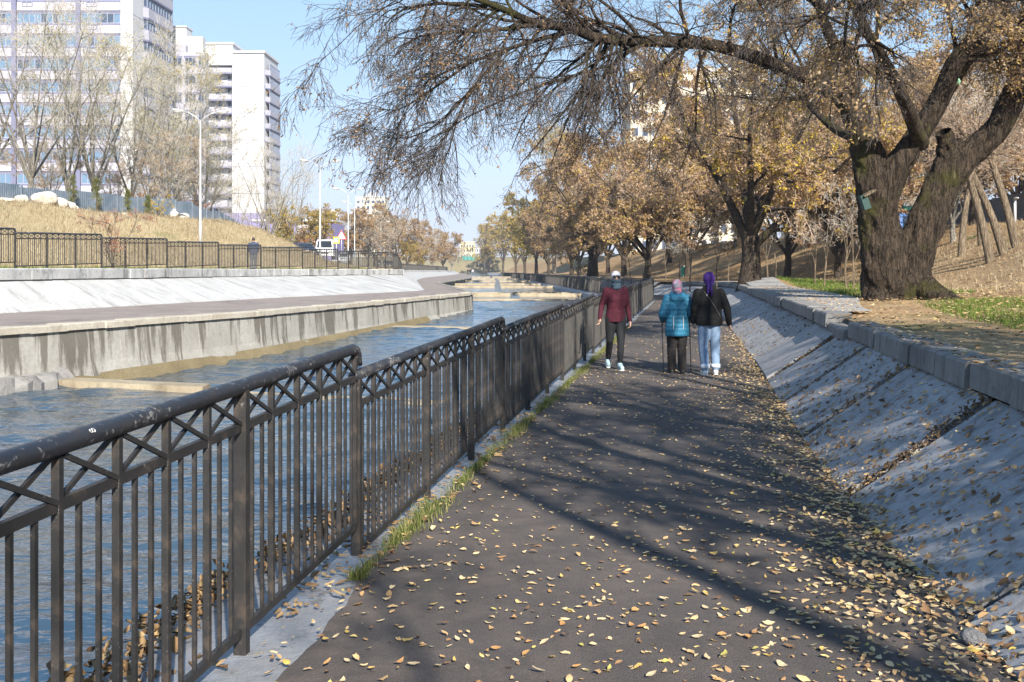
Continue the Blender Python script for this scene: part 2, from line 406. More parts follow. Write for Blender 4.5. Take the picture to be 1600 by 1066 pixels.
# slope of concrete slabs beside the path, with a soil bed in the joints
slope = struct('concrete_slope')
sheet('soil_bed', Ynear, [lambda Y: (RX(Y) - 0.15, pathz(Y) - 0.03), lambda Y: (RX(Y) + 0.02, pathz(Y) - 0.02), lambda Y: (KX(Y) + 0.1, upz(Y) - 0.26), lambda Y: (KX(Y) + 0.45, upz(Y) - 0.3)], M['mud'], slope)
joints = [-6.0, -2.5, 1.3, 4.55, 7.45, 10.2, 12.6, 15.2, 18.4, 21.5, 24.6, 27.7, 30.8, 34, 37, 40, 43, 46, 49, 52, 55, 58, 60.5, 63, 66, 70]
srng = np.random.default_rng(11)
lift = {6: 0.02, 7: 0.05}
def slab_prof(dz):
    def f(Y):
        x0, z0 = RX(Y), pathz(Y); x1, z1 = KX(Y) + 0.04, upz(Y) - 0.21
        return [(x0, z0 - 0.12), (x1, z1 - 0.14), (x1, z1 + dz), (x0 + 0.5 * (x1 - x0), (z0 + z1) / 2 + dz + 0.005), (x0, z0 + dz + 0.012)]
    return f
for i in range(len(joints) - 1):
    g = {3: .085, 4: .085, 5: .04, 6: .12, 7: .11}.get(i, 0.025)
    prism('slab', joints[i], joints[i + 1], slab_prof(lift.get(i, 0.0) + srng.uniform(-.008, .012)), M['concrete_slab'], slope, gap=g, sub=4)
sheet('far_slope', np.concatenate([np.arange(70.05, 90, 2), np.arange(90, 431, 8.0)]), [lambda Y: (RX(Y), pathz(Y)), lambda Y: (KX(Y), upz(Y) - 0.05)], M['concrete_slab'], slope)

# kerb blocks along the top of that slope: the row breaks and shifts where the slabs have moved
kerb = struct('kerb')
krng = np.random.default_rng(5)
Y = -4.0; n = 0
while Y < 66:
    L = krng.uniform(0.82, 1.12)
    if 14.0 < Y < 15.6: sh, dzk = -0.06, -0.12
    elif Y >= 15.6: sh, dzk = -0.10, 0.03
    else: sh, dzk = 0.0, 0.0
    w = 0.34 if Y < 15.6 else 0.42
    def kp(Yq, sh=sh, dzk=dzk, w=w):
        x, z = KX(Yq) + sh, upz(Yq) + dzk
        return [(x + w, z - 0.19), (x + w, z + 0.02), (x + 0.025, z + 0.02), (x, z - 0.005), (x - 0.012, z - 0.20)]
    prism('kerb_block', Y, Y + L, kp, M['concrete_block'], kerb, gap=0.008 + 0.008 * krng.random(), rng=krng, jit=0.010)
    Y += L

# bank behind the kerb: a leaf-strewn strip, grass, then the hillside up to the trees
def bankz(u, Y):
    Y = np.asarray(Y, float); u = np.asarray(u, float)
    h = smooth(5.5, 16.5, u) * (2.55 + 0.010 * np.clip(Y, 0, 120)) + 0.06 * u * 0.4
    h = h + 0.10 * np.sin(u * 0.5 + Y * 0.21) * smooth(2, 8, u) + 0.05 * np.sin(u * 1.3 - Y * 0.5) * smooth(2, 6, u)
    h = h + 0.35 * np.exp(-((u - 1.6) ** 2) / 2.2) * np.exp(-((Y - 52) / 5.0) ** 2)
    return upz(Y) + h
us = np.concatenate([np.linspace(0.20, 6, 12), np.linspace(7, 22, 16), [26, 32, 45, 80, 160, 300]])
sheet('leafy_hillside', np.concatenate([np.arange(-12, 72, 1.0), np.arange(72, 431, 6.0)]), [(lambda Y, u=u: (KX(Y) + u, bankz(u, Y) - (0.02 if u > 0.6 else 0.03))) for u in us], M['leaf_litter'], kind='structure')
def bank(x, Y):
    return float(bankz(x - KX(Y), Y))
# pale paved footway behind the kerb
sheet('footway', np.arange(17, 64, 1.0), [lambda Y: (KX(Y) + 0.25, bankz(.25, Y) + 0.03), lambda Y: (KX(Y) + 0.8, bankz(.8, Y) + 0.035), lambda Y: (KX(Y) + 0.8 + 1.0 * smooth(17, 26, Y), bankz(0.8 + 1.0 * smooth(17, 26, Y), Y) + 0.035)], M['paving_pale'], kind='structure')

# ---- across the water
wall = struct('canal_wall')
wrng = np.random.default_rng(21)
Y = 6.0
while Y < 54.9:
    L = min(2.9 + wrng.uniform(-.2, .2), 55.0 - Y)
    if 55.0 - Y - L < 1.0: L = 55.0 - Y
    def wp(Yq):
        x, z = WX(Yq), lowz(Yq)
        return [(x - 0.6, z - 0.14), (x, z - 0.14), (x + 0.06, z - 0.9), (x + 0.16, -1.34 - 0.006 * Yq), (x + 0.20, -3.2), (x - 0.6, -3.2)]
    prism('panel', Y, Y + L, wp, M['concrete_wall'], wall, gap=0.007, rng=wrng, jit=0.006, sub=2)
    Y += L
Y = 6.0
while Y < 54.9:
    L = min(0.95 + wrng.uniform(-.1, .15), 55.05 - Y)
    def cp(Yq):
        x, z = WX(Yq), lowz(Yq)
        return [(x - 0.42, z - 0.135), (x - 0.42, z + 0.02), (x + 0.06, z + 0.02), (x + 0.075, z + 0.0), (x + 0.075, z - 0.135)]
    prism('coping_block', Y, Y + L, cp, M['concrete_coping'], wall, gap=0.006, rng=wrng, jit=0.008)
    Y += L
# returning and distant stretches of the far wall
sheet('far_panel', np.concatenate([[55.0, 55.6, 56.4], np.arange(57, 98, 4), np.arange(98, 431, 8.0)]), [lambda Y: (WX(Y) - 0.45, lowz(Y) + 0.02), lambda Y: (WX(Y) + 0.05, lowz(Y) + 0.02), lambda Y: (WX(Y) + 0.05, lowz(Y) - 0.14), lambda Y: (WX(Y), lowz(Y) - 0.16), lambda Y: (WX(Y) + 0.1, lowz(Y) - 3.2)], M['concrete_wall'], wall, smooth_sh=False)
# rough stone footing where the water is lower, left of the first weir
frng = np.random.default_rng(8)
def rough_block(name, Ya, Yb, prof, material, parent, amp, sub=14):
    o = prism(name, Ya, Yb, prof, material, parent, sub=sub)
    for v in o.data.vertices:
        v.co.x += frng.normal(0, amp); v.co.z += frng.normal(0, amp)
    return o
rough_block('footing', 10, 21.9, lambda Y: [(WX(Y) - .1, -2.6), (WX(Y) + .62, -2.6), (WX(Y) + .50, -1.18), (WX(Y) + .36, -1.04), (WX(Y) - .1, -0.98)], M['concrete_block'], wall, 0.05, 60)

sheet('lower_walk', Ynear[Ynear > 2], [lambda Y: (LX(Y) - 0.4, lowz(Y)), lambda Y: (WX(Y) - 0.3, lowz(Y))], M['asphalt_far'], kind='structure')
fslope = struct('white_slope')
sheet('soil_bed', Ynear[Ynear > 2], [lambda Y: (LX(Y) + 0.1, lowz(Y) - .05), lambda Y: (LX(Y), lowz(Y) - .03), lambda Y: (GX(Y) + .25, uplz(Y) - .40), lambda Y: (GX(Y) - .3, uplz(Y) - .42)], M['mud'], fslope)
Y = 4.0
while Y < 62:
    L = min(3.05, 63.0 - Y)
    def sp(Yq):
        x0, z0 = LX(Yq), lowz(Yq); x1, z1 = GX(Yq) + 0.30, uplz(Yq) - 0.33
        return [(x0, z0 - .15), (x0, z0 + 0.015), (x1, z1), (x1, z1 - .15)]
    prism('slab', Y, Y + L, sp, M['concrete_white'], fslope, gap=0.014, rng=wrng, jit=0.008, sub=2)
    Y += L
sheet('far_slope', np.concatenate([[63.1, 66, 70], np.arange(74, 431, 6.0)]), [lambda Y: (LX(Y), lowz(Y) + .01), lambda Y: (GX(Y) + .3, uplz(Y) - .3)], M['concrete_white'], fslope)
lkerb = struct('far_kerb')
Y = 4.0
while Y < 72:
    L = 1.0 + wrng.uniform(-.08, .08)
    def lp(Yq):
        x, z = GX(Yq), uplz(Yq)
        return [(x + 0.42, z - 0.33), (x + 0.43, z - 0.01), (x + 0.40, z + 0.02), (x - 0.15, z + 0.02), (x - 0.15, z - 0.33)]
    prism('kerb_block', Y, Y + L, lp, M['concrete_kerb'], lkerb, gap=0.007, rng=wrng, jit=0.010)
    Y += L
sheet('far_run', np.arange(72.2, 431, 6.0), [lambda Y: (GX(Y) + .42, uplz(Y) - .33), lambda Y: (GX(Y) + .42, uplz(Y) + .02), lambda Y: (GX(Y) - .2, uplz(Y) + .02)], M['concrete_kerb'], lkerb, smooth_sh=False)

# hill across the water (v grows away from the railing)
def hillz(v, Y):
    v = np.asarray(v, float); Y = np.asarray(Y, float)
    t = smooth(74, 97, Y)
    tall = smooth(3.0, 12.5, v) * 3.3 + 0.10 * np.sin(v * 0.9 + Y * .33) * smooth(3, 6, v) + 0.07 * np.sin(v * 2.1 - Y * .7) * smooth(3, 5, v) + 0.02 * np.clip(v - 12.5, 0, 60)
    low = smooth(3.5, 9, v) * (1.25 - 0.004 * np.clip(Y - 100, 0, 300)) + 0.012 * np.clip(v - 9, 0, 60)
    return uplz(Y) + tall * (1 - t) + low * t
vs = np.concatenate([[2.2], np.linspace(3, 14, 23), [16, 19, 24, 32, 45, 70, 120, 300]])
sheet('grassy_hill', np.concatenate([np.arange(2, 110, 1.0), np.arange(110, 431, 8.0)]), [(lambda Y, v=v: (GX(Y) - v, hillz(v, Y) - 0.01)) for v in vs], M['dry_grass'], kind='structure')
sheet('upper_walk', Ynear[Ynear > 2], [lambda Y: (GX(Y) - 0.1, uplz(Y) + .004), lambda Y: (GX(Y) - 2.3, uplz(Y) + .004)], M['pavement'], kind='structure')
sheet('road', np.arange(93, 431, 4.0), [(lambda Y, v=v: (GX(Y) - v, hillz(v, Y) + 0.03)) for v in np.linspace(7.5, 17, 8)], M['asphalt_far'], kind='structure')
def hill(x, Y):
    return float(hillz(GX(Y) - x, Y))

# ------------------------------------------------------------------ water in stepped pools, with weirs between them
wm = mat('river_water', (0.06, 0.085, 0.11), 0.05, spec=0.8); wm.node_tree.nodes['Principled BSDF'].inputs['IOR'].default_value = 1.5
t = NT(wm); w = t.coord('World', (.8, 1.8, 1)); n1 = t.noise(w, 1.7, 2, 0.5, 0.8); n2 = t.noise(w, 5, 2, 0.5, 0.4)
t.bump(t.math('ADD', n1, t.math('MULTIPLY', n2, 0.30)), 0.8, 0.07)
nb = t.noise(t.coord('World'), 0.25, 4, 0.6); t.color(t.mix(t.val(nb, .35, .7), (0.022, 0.05, 0.085), (0.055, 0.07, 0.075)))
M['water'] = wm
wv = np.random.default_rng(4)
WC = [(wv.normal(0, 0.45), wv.normal(1.0, 0.3), wv.uniform(0.32, 1.5), wv.uniform(0, 6.28)) for _ in range(26)]
def waves(X, Y, amp):
    z = np.zeros_like(X); wx = X + 0.25 * np.sin(Y * 0.9 + X * .4) ; wy = Y + 0.25 * np.sin(X * 0.8 - Y * .3)
    for dx, dy, lam, ph in WC:
        k = 2 * np.pi / lam; d = math.hypot(dx, dy)
        z += lam * np.sin(k * (dx * wx + dy * wy) / d + ph)
    z /= math.sqrt(len(WC))
    env = 0.65 + 0.5 * np.sin(X * 0.55 + 1.7 * np.sin(Y * 0.23)) * np.sin(Y * 0.31 + X * .2)
    return amp * (z - 0.25 * np.abs(z)) * env
def pool(name, ya, yb, z, nx, ny, amp, cross=(0.0, 0.0)):
    """ya / yb on the far-wall side; cross = how much nearer each end lies at the path side"""
    s = np.linspace(-0.02, 1.0, nx)[None, :]; tt = np.linspace(0, 1, ny)[:, None]
    Yq = (ya - cross[0] * s) + ((yb - cross[1] * s) - (ya - cross[0] * s)) * tt
    a = WX(Yq) - 0.1; b = FX(Yq) - 0.51
    X = a + (b - a) * s
    Z = z + waves(X, Yq, amp)
    i = np.arange(ny - 1)[:, None] * nx + np.arange(nx - 1)[None, :]
    F = np.stack([i, i + 1, i + nx + 1, i + nx], -1).reshape(-1, 4)
    o = link(name, np_mesh(name, np.stack([X, Yq, Z], -1).reshape(-1, 3), [F], [wm], smooth=True)); o['kind'] = 'structure'; return o
pool('river_water', 2.0, 21.8, -1.31, 300, 560, 0.042, (0, 3.3))
pool('river_water', 21.9, 40.4, -1.47, 180, 300, 0.038, (3.3, 2.4))
pool('river_water', 40.5, 64.0, -1.60, 140, 200, 0.034, (2.4, 0))
steps = [64.0, 75.5, 84.0, 104.0, 124.0, 150.0, 180.0, 215.0, 260.0, 320.0, 425.0]
def poolz(i): return -1.72 - 0.020 * (steps[i] - 62.0) - 0.10
for i in range(len(steps) - 1):
    pool('river_water', steps[i] + 0.05, steps[i + 1], poolz(i), 40, 40, 0.014)
sheet('river_bed', np.arange(2, 431, 4.0), [lambda Y: (WX(Y) - .3, -2.2 - 0.02 * Y), lambda Y: (FX(Y) - .5, -2.2 - 0.02 * Y)], M['river_bed'], kind='structure')

def weir(label, ya, cross, ztop, zbot, parts, th=0.35, cat='weir'):
    """a low concrete sill across the water; parts = spans in 0..1 from the far wall that stand above the water"""
    o = thing('weir', label, cat, (0, ya, zbot), 0, 'low concrete weirs across the river')
    for s0, s1, dz in parts:
        n = max(1, int((s1 - s0) * 10)); V = []; 
        for k in range(n + 1):
            s = s0 + (s1 - s0) * k / n; Yq = ya - cross * s
            a = WX(Yq) - 0.1; b = FX(Yq) - 0.51; x = a + (b - a) * s
            j = wv.normal(0, 0.012)
            for yo, zz in ((-th / 2, zbot), (-th / 2 + .02, ztop + dz + j), (th / 2 - .02, ztop + dz + j), (th / 2, zbot)):
                V.append((x, Yq + yo - ya, zz - zbot))
        F = []
        for k in range(n):
            for j in range(4):
                F.append((k * 4 + j, k * 4 + (j + 1) % 4, k * 4 + 4 + (j + 1) % 4, k * 4 + 4 + j))
        F.append((0, 1, 2, 3)); F.append((n * 4 + 3, n * 4 + 2, n * 4 + 1, n * 4))
        me = bpy.data.meshes.new('sill'); me.from_pydata(V, [], F); me.materials.append(M['concrete_weir']); recalc(me)
        link('sill', me, o)
    return o
weir('brown concrete sill with orange leaves on its dry end against the stained canal wall', 21.85, 3.3, -1.20, -2.4, [(0.0, 0.36, 0.0), (0.36, 1.0, -0.12)], 0.55)
weir('sandy concrete sill just above the water before the corner of the canal wall', 40.45, 2.4, -1.44, -2.5, [(0.0, 0.42, 0.0), (0.42, 1.0, -0.14)], 0.6)
weir('pale concrete weir just past the end of the stained canal wall', 64.0, 0, -1.50, -3.0, [(0.0, 0.70, 0.0), (0.70, 0.75, -.08), (0.75, 1.0, 0.0)], 0.4)
weir('tallest cream weir face with a narrow blue notch for the water', 75.5, 0, -1.62, -3.2, [(0.0, 0.45, 0.0), (0.45, 0.52, -.42), (0.52, 1.0, 0.0)], 0.4)
for k, (st, lab) in enumerate([(84.0, 'thin brown weir directly behind the tallest cream weir'), (104.0, 'pale weir with a gap at the far side of the widest blue pool'), (124.0, 'distant pale weir one step beyond the widest blue pool'),
                               (150.0, 'distant brown weir below the start of the downstream railing'), (180.0, 'faint distant weir before the canal narrows'), (215.0, 'most distant pale weir near the end of the canal')]):
    z = poolz(steps.index(st) - 1) + 0.20
    weir(lab, st, 0, z, z - 1.5, [(0.0, 0.47, 0.0), (0.47, 0.53, -.24), (0.53, 1.0, 0.0)], 0.4)
b_ = [(-90, 426, -9.6), (40, 426, -9.6), (40, 434, -2.3), (-90, 434, -2.3), (40, 520, -1.6), (-90, 520, -1.6)]
o = link('earth_bank', np_mesh('earth_bank', np.array(b_, float), [np.array([(0, 1, 2, 3), (3, 2, 4, 5)])], [M['far_ground']])); o['kind'] = 'structure'
# wet brown shelf of sediment along the foot of the far wall
sheet('sediment_shelf', np.arange(20, 46, 0.5), [lambda Y: (WX(Y) + .1, -1.18 - 0.008 * (Y - 20)), lambda Y: (WX(Y) + .20 + .08 * np.sin(Y * 1.3), -1.27 - 0.0085 * (Y - 20)), lambda Y: (WX(Y) + .5, -1.75 - 0.008 * (Y - 20))], M['river_bed'], kind='structure')
# ------------------------------------------------------------------ railings
SECL = 4.90; NB = 3; NP = 5; TOP2 = 0.172; BOT = 1.03; POSTH = 1.32
def rail_meshes(L):
    m = {}
    b = MB(); b.tube([(-0.06, 0, 0), (L * .33, 0, 0.004), (L * .66, 0, -.003), (L - 0.09, 0, 0), (L - 0.03, 0, -0.012), (L - .004, 0, -0.045), (L + .006, 0, -0.10)], 0.032, 14); m['handrail'] = b.mesh('handrail', M['handrail_paint'], True)
    b = MB(); b.bar((0.03, 0, 0), (L - 0.03, 0, 0), 0.022, 0.036); m['rail'] = b.mesh('cross_rail', M['rail_paint'])
    b = MB(); b.box((0, 0, -POSTH / 2 - .005), (0.054, 0.054, POSTH - .01)); m['post'] = bevel_mesh(b.mesh('post', M['rail_paint']), 0.005)
    b = MB(); b.box((0, 0, -(BOT) / 2 - 0.015), (0.029, 0.026, BOT - 0.03)); m['stile'] = bevel_mesh(b.mesh('stile', M['rail_paint']), 0.003)
    b = MB(); b.box((0, 0, -(TOP2 + BOT) / 2), (0.015, 0.015, BOT - TOP2 - .005)); m['bar'] = b.mesh('bar', M['rail_paint'])
    pw = L / NB / NP; h = TOP2 - 0.03 - .012
    for nm, s in (('up', 1), ('down', -1)):
        b = MB(); b.bar((0.016, 0.008 * s, -TOP2 + .01 if s > 0 else -.028), (pw - 0.016, 0.008 * s, -.028 if s > 0 else -TOP2 + .01), 0.012, 0.016); m['brace_' + nm] = b.mesh('brace', M['rail_paint'])
    return m
RM = rail_meshes(SECL); PW = SECL / NB / NP
def joined_infill():
    b = MB()
    for i in range(NB * NP):
        x0 = i * PW
        for q in (1, 2): b.box((x0 + q * PW / 3, 0, -(TOP2 + BOT) / 2), (0.015, 0.015, BOT - TOP2 - .005))
        if i % NP: b.box((x0, 0, -BOT / 2 - .015), (0.029, 0.026, BOT - .03))
        b.bar((x0 + .016, .008, -TOP2 + .01), (x0 + PW - .016, .008, -.028), .012, .016); b.bar((x0 + .016, -.008, -.028), (x0 + PW - .016, -.008, -TOP2 + .01), .012, .016)
    return b.mesh('infill_bars', M['rail_far'])
INF = joined_infill()
def place_rail(line_fn, Ya, topz, label, group, detail, name='railing', posts=(0, 1, 2), slope=0.0):
    """one welded section starting at depth Ya; returns depth of its end"""
    lo, hi = Ya, Ya + SECL
    for _ in range(30):
        mid = (lo + hi) / 2
        if math.hypot(mid - Ya, float(line_fn(mid) - line_fn(Ya))) < SECL: lo = mid
        else: hi = mid
    Yb = hi; xa, xb = float(line_fn(Ya)), float(line_fn(Yb))
    rz = math.atan2(Yb - Ya, xb - xa)
    o = thing(name, label, 'railing', (xa, Ya, topz), rz, group)
    if slope: o.rotation_euler = (0, -slope, rz)
    link('handrail', RM['handrail'], o)
    link('cross_rail', RM['rail'], o, (0, 0, -TOP2)); link('cross_rail', RM['rail'], o, (0, 0, -BOT))
    for k in posts: link('post', RM['post'], o, (k * SECL / NB + (0.0 if k else .0), 0, 0))
    if detail:
        for i in range(NB * NP):
            x0 = i * PW
            if i % NP: link('stile', RM['stile'], o, (x0, 0, 0))
            for q in (1, 2): link('bar', RM['bar'], o, (x0 + q * PW / 3, 0, 0), (0, 0, random.uniform(-.1, .1)))
            link('brace', RM['brace_up'], o, (x0, 0, 0)); link('brace', RM['brace_down'], o, (x0, 0, 0))
        link('stile', RM['stile'], o, (SECL - 0.035, 0, 0))
    else:
        tag(link('infill_bars', INF, o), kind='stuff')
    return Yb
NG = 'dark railing sections along the river side of the path'
nl = ['large dark railing section in the front corner with a scuffed handrail marked 8', 'second dark railing section along the path, dropping a step lower than the first',
      'third dark railing section before the woman in the maroon top', 'railing section beside the woman in the maroon top', 'railing section just behind the woman in the maroon top']
Ys = 5.80 - SECL * 0.9895
hs = [0.567, 0.725, 0.84, 0.90, 0.97, 1.05]
k = 0; Y = Ys
while Y < 59:
    top = CAMZ - hs[k] if k < len(hs) else float(pathz(Y + 2.3)) + 1.135
    lab = nl[k] if k < len(nl) else 'dark stepped railing section farther along the straight part of the path'
    g = NG if k < len(nl) else 'dark railing sections farther along the path'
    Y2 = place_rail(FX, Y, top, lab, g, k < 3)
    Y = Y2; k += 1
# end post of that run, then the railing runs on beside the bend
while Y < 250:
    lab = 'dark railing section at the bend where the canal turns' if Y < 68 else 'dark railing section along the distant canal beyond the bend'
    Y = place_rail(FX, Y, float(pathz(Y + 2.3)) + 1.12, lab, 'railing sections at the bend' if Y < 68 else 'railing sections along the distant canal', False, posts=(0, 1, 2) if Y < 120 else (0,))
# railing on the high bank across the water
Y = 21.0; k = 0
LL = {2: 'first whole stepped railing section on the high bank, cut by the picture edge', 3: 'railing section above the canal wall in front of the reddish dry bush', 4: 'railing section on the high bank just before the tall double lamp', 5: 'railing section at the foot of the tallest double lamp post',
      6: 'railing section in front of the man in the navy jacket'}
Yk = []
while Y < 69.5:
    lab = LL.get(k, 'stepped dark railing section on the high bank beside the road'); g = 'railing sections on the high bank' if k in LL else 'railing sections on the high bank by the road'
    Yk.append(Y)
    Y = place_rail(GX, Y, float(uplz(Y + 1.2)) + 1.13, lab, g, False, posts=(0, 1, 2), slope=0.006); k += 1
while Y < 330:
    Y = place_rail(GX, Y, float(uplz(Y + 2.3)) + 1.13, 'distant dark railing section past the corner of the high bank', 'distant railing sections past the corner', False, posts=(0, 1) if Y < 180 else (0,))

# stencilled 8 on the front handrail
scr = mat('scratch_paint', (0.42, 0.42, 0.42), 0.6)
def paint_mark(pts, x, z, s, parent, name):
    b = MB()
    for a, c in zip(pts[:-1], pts[1:]):
        A = []
        for q in (a, c):
            ang = math.radians(-38) + q[1] * s / 0.0345
            A.append((x + q[0] * s, -0.0352 * math.cos(ang), 0.0352 * math.sin(ang) * -1 + z))
        b.bar(A[0], A[1], 0.0035, 0.0012)
    return b.build(name, scr, parent)
first = next(o for o in bpy.data.objects if o.name == 'railing')
circ = [(0.5 * math.cos(a), 0.5 * math.sin(a)) for a in np.linspace(0, 2 * math.pi, 13)]
def fx_at(xp):   # distance along the first section for a photograph column
    Yq = 4.0
    best = min(np.linspace(1.3, 5.8, 400), key=lambda q: abs(800 + FPX * float(FX(q)) / q - xp))
    return (best - Ys) / (5.80 - Ys) * SECL
x8 = fx_at(129)
paint_mark([(-.55 + .5 * math.cos(a), .5 * math.sin(a)) for a in np.linspace(0, 6.283, 11)], x8, 0, 0.012, first, 'painted_mark')
paint_mark([(.5 + .55 * math.cos(a), .6 * math.sin(a)) for a in np.linspace(0, 6.283, 11)], x8, 0, 0.012, first, 'painted_mark')

# ------------------------------------------------------------------ lamp posts across the water
M['lamp_grey'] = mat('lamp_grey', (0.50, 0.50, 0.50), 0.4, 0.3)
M['lamp_lens'] = mat('lamp_lens', (0.75, 0.75, 0.72), 0.25)
b = MB(); b.tube([(0, 0, -.3), (0, 0, 1.2), (0, 0, 1.25), (0, 0, 5), (0, 0, 8.3)], [0.11, 0.105, .08, 0.065, 0.045], 10); LPOLE = b.mesh('pole', M['lamp_grey'], True)
b = MB(); b.tube([(0, 0, 8.2), (.25, 0, 8.5), (.7, 0, 8.78), (1.05, 0, 8.88)], [0.03, .028, .026, .025], 8); LARM = b.mesh('arm', M['lamp_grey'], True)
b = MB(); b.ell((1.42, 0, 8.93), (0.45, 0.16, 0.11), Matrix.Rotation(R(-9), 3, 'Y'), 14, 8); LHEAD = b.mesh('lamp_head', M['lamp_grey'], True)
b = MB(); b.ell((1.45, 0, 8.88), (0.32, 0.12, 0.09), Matrix.Rotation(R(-9), 3, 'Y'), 14, 8); LLENS = b.mesh('lens', M['lamp_lens'], True)
def lamp(x, Y, ytop, label, arms=2, zb=None, rz=0.0):
    X = (x - 800) / FPX * Y; zb = hill(X, Y) if zb is None else zb
    ztop = CAMZ - (ytop - HY) / FPX * Y; s = (ztop - zb) / 9.0
    o = thing('street_lamp', label, 'street lamp', (X, Y, zb), rz, 'grey street lamps along the high bank'); o.scale = (s, s, s)
    link('pole', LPOLE, o)
    for a in range(arms):
        ar = link('arm', LARM, o, rot=(0, 0, math.pi * a)); h = link('lamp_head', LHEAD, ar); link('lens', LLENS, ar)
    return o
lamp(313, 58, 172, 'tallest grey double street lamp on the grass in front of the towers', rz=R(12))
lamp(500, 84, 250, 'second tall double street lamp, standing before the white van', rz=R(14))
lamp(544, 116, 294, 'third double street lamp, behind the yellow crossing sign', rz=R(14))
lamp(554, 146, 315, 'double street lamp half hidden behind the third one', rz=R(14))
lamp(563, 190, 333, 'shorter street lamp with one arm visible to the river side', 2, rz=R(25))
lamp(595, 215, 346, 'single-arm street lamp by the bare grey bushes', 1, rz=R(5))
lamp(625, 270, 357, 'small distant street lamp among the yellow bushes', 1)
lamp(659, 300, 378, 'tiny distant pole lamp above the far railing', 1)
lamp(670, 290, 380, 'tiny distant pole lamp next to the previous tiny one', 1)

# ------------------------------------------------------------------ road signs
M['sign_yellow'] = mat('sign_yellow', (0.80, 0.62, 0.02), 0.5); M['sign_blue'] = mat('sign_blue', (0.10, 0.22, 0.55), 0.5); M['sign_white'] = mat('sign_white', (0.8, 0.8, 0.8), 0.5); M['sign_red'] = mat('sign_red', (0.62, 0.06, 0.06), 0.5); M['black'] = mat('black', (0.02, 0.02, 0.02), 0.5)
def sign_post(x, Y, ytop, label):
    X = (x - 800) / FPX * Y; zb = hill(X, Y); zt = CAMZ - (ytop - HY) / FPX * Y
    o = thing('road_sign', label, 'road sign', (X, Y, zb)); b = MB(); b.tube([(0, 0, -.2), (0, 0, zt - zb)], 0.035, 8); b.build('pole', M['lamp_grey'], o, True); return o, zt - zb
def figure_mark(o, z, s, m, y):
    b = MB(); b.ell((0, y, z + .27 * s), (.06 * s, .004, .06 * s)); 
    for a, c, wd in (((0, y, z + .2 * s), (0, y, z - .02 * s), .09), ((0, y, z), (.12 * s, y, z - .26 * s), .06), ((0, y, z), (-.12 * s, y, z - .26 * s), .06), ((0, y, z + .16 * s), (.14 * s, y, z + .02 * s), .04), ((0, y, z + .16 * s), (-.14 * s, y, z + .02 * s), .04)):
        b.bar(a, c, wd * s, .006)
    b.build('walking_figure', m, o)
o, h = sign_post(525.5, 112, 371, 'yellow square road sign with a blue pedestrian crossing panel')
b = MB(); b.box((0, -.05, h - .32), (.70, .03, .74)); b.build('yellow_board', M['sign_yellow'], o)
b = MB(); b.box((0, -.072, h - .32), (.42, .012, .46)); b.build('blue_panel', M['sign_blue'], o)
b = MB(); V = [(-.17, -.081, h - .49), (.17, -.081, h - .49), (0, -.081, h - .15)]; b.add(V + [(x, y + .006, z) for x, y, z in V], [(0, 1, 2), (5, 4, 3), (0, 3, 4, 1), (1, 4, 5, 2), (2, 5, 3, 0)]); b.build('white_triangle', M['sign_white'], o)
figure_mark(o, h - .38, .5, M['black'], -.086)
o, h = sign_post(533.5, 128, 359, 'triangular white warning sign with a red border beside the yellow sign')
def tri(r, y, z0, m, nm):
    b = MB(); V = [(-.87 * r, y, z0 - .5 * r), (.87 * r, y, z0 - .5 * r), (0, y, z0 + r)]; b.add(V + [(x, yy + .02, z) for x, yy, z in V], [(0, 1, 2), (5, 4, 3), (0, 3, 4, 1), (1, 4, 5, 2), (2, 5, 3, 0)]); b.build(nm, m, o)
tri(.80, -.05, h - .85, M['sign_red'], 'red_border'); tri(.60, -.062, h - .85, M['sign_white'], 'white_face'); figure_mark(o, h - .92, .9, M['black'], -.072)

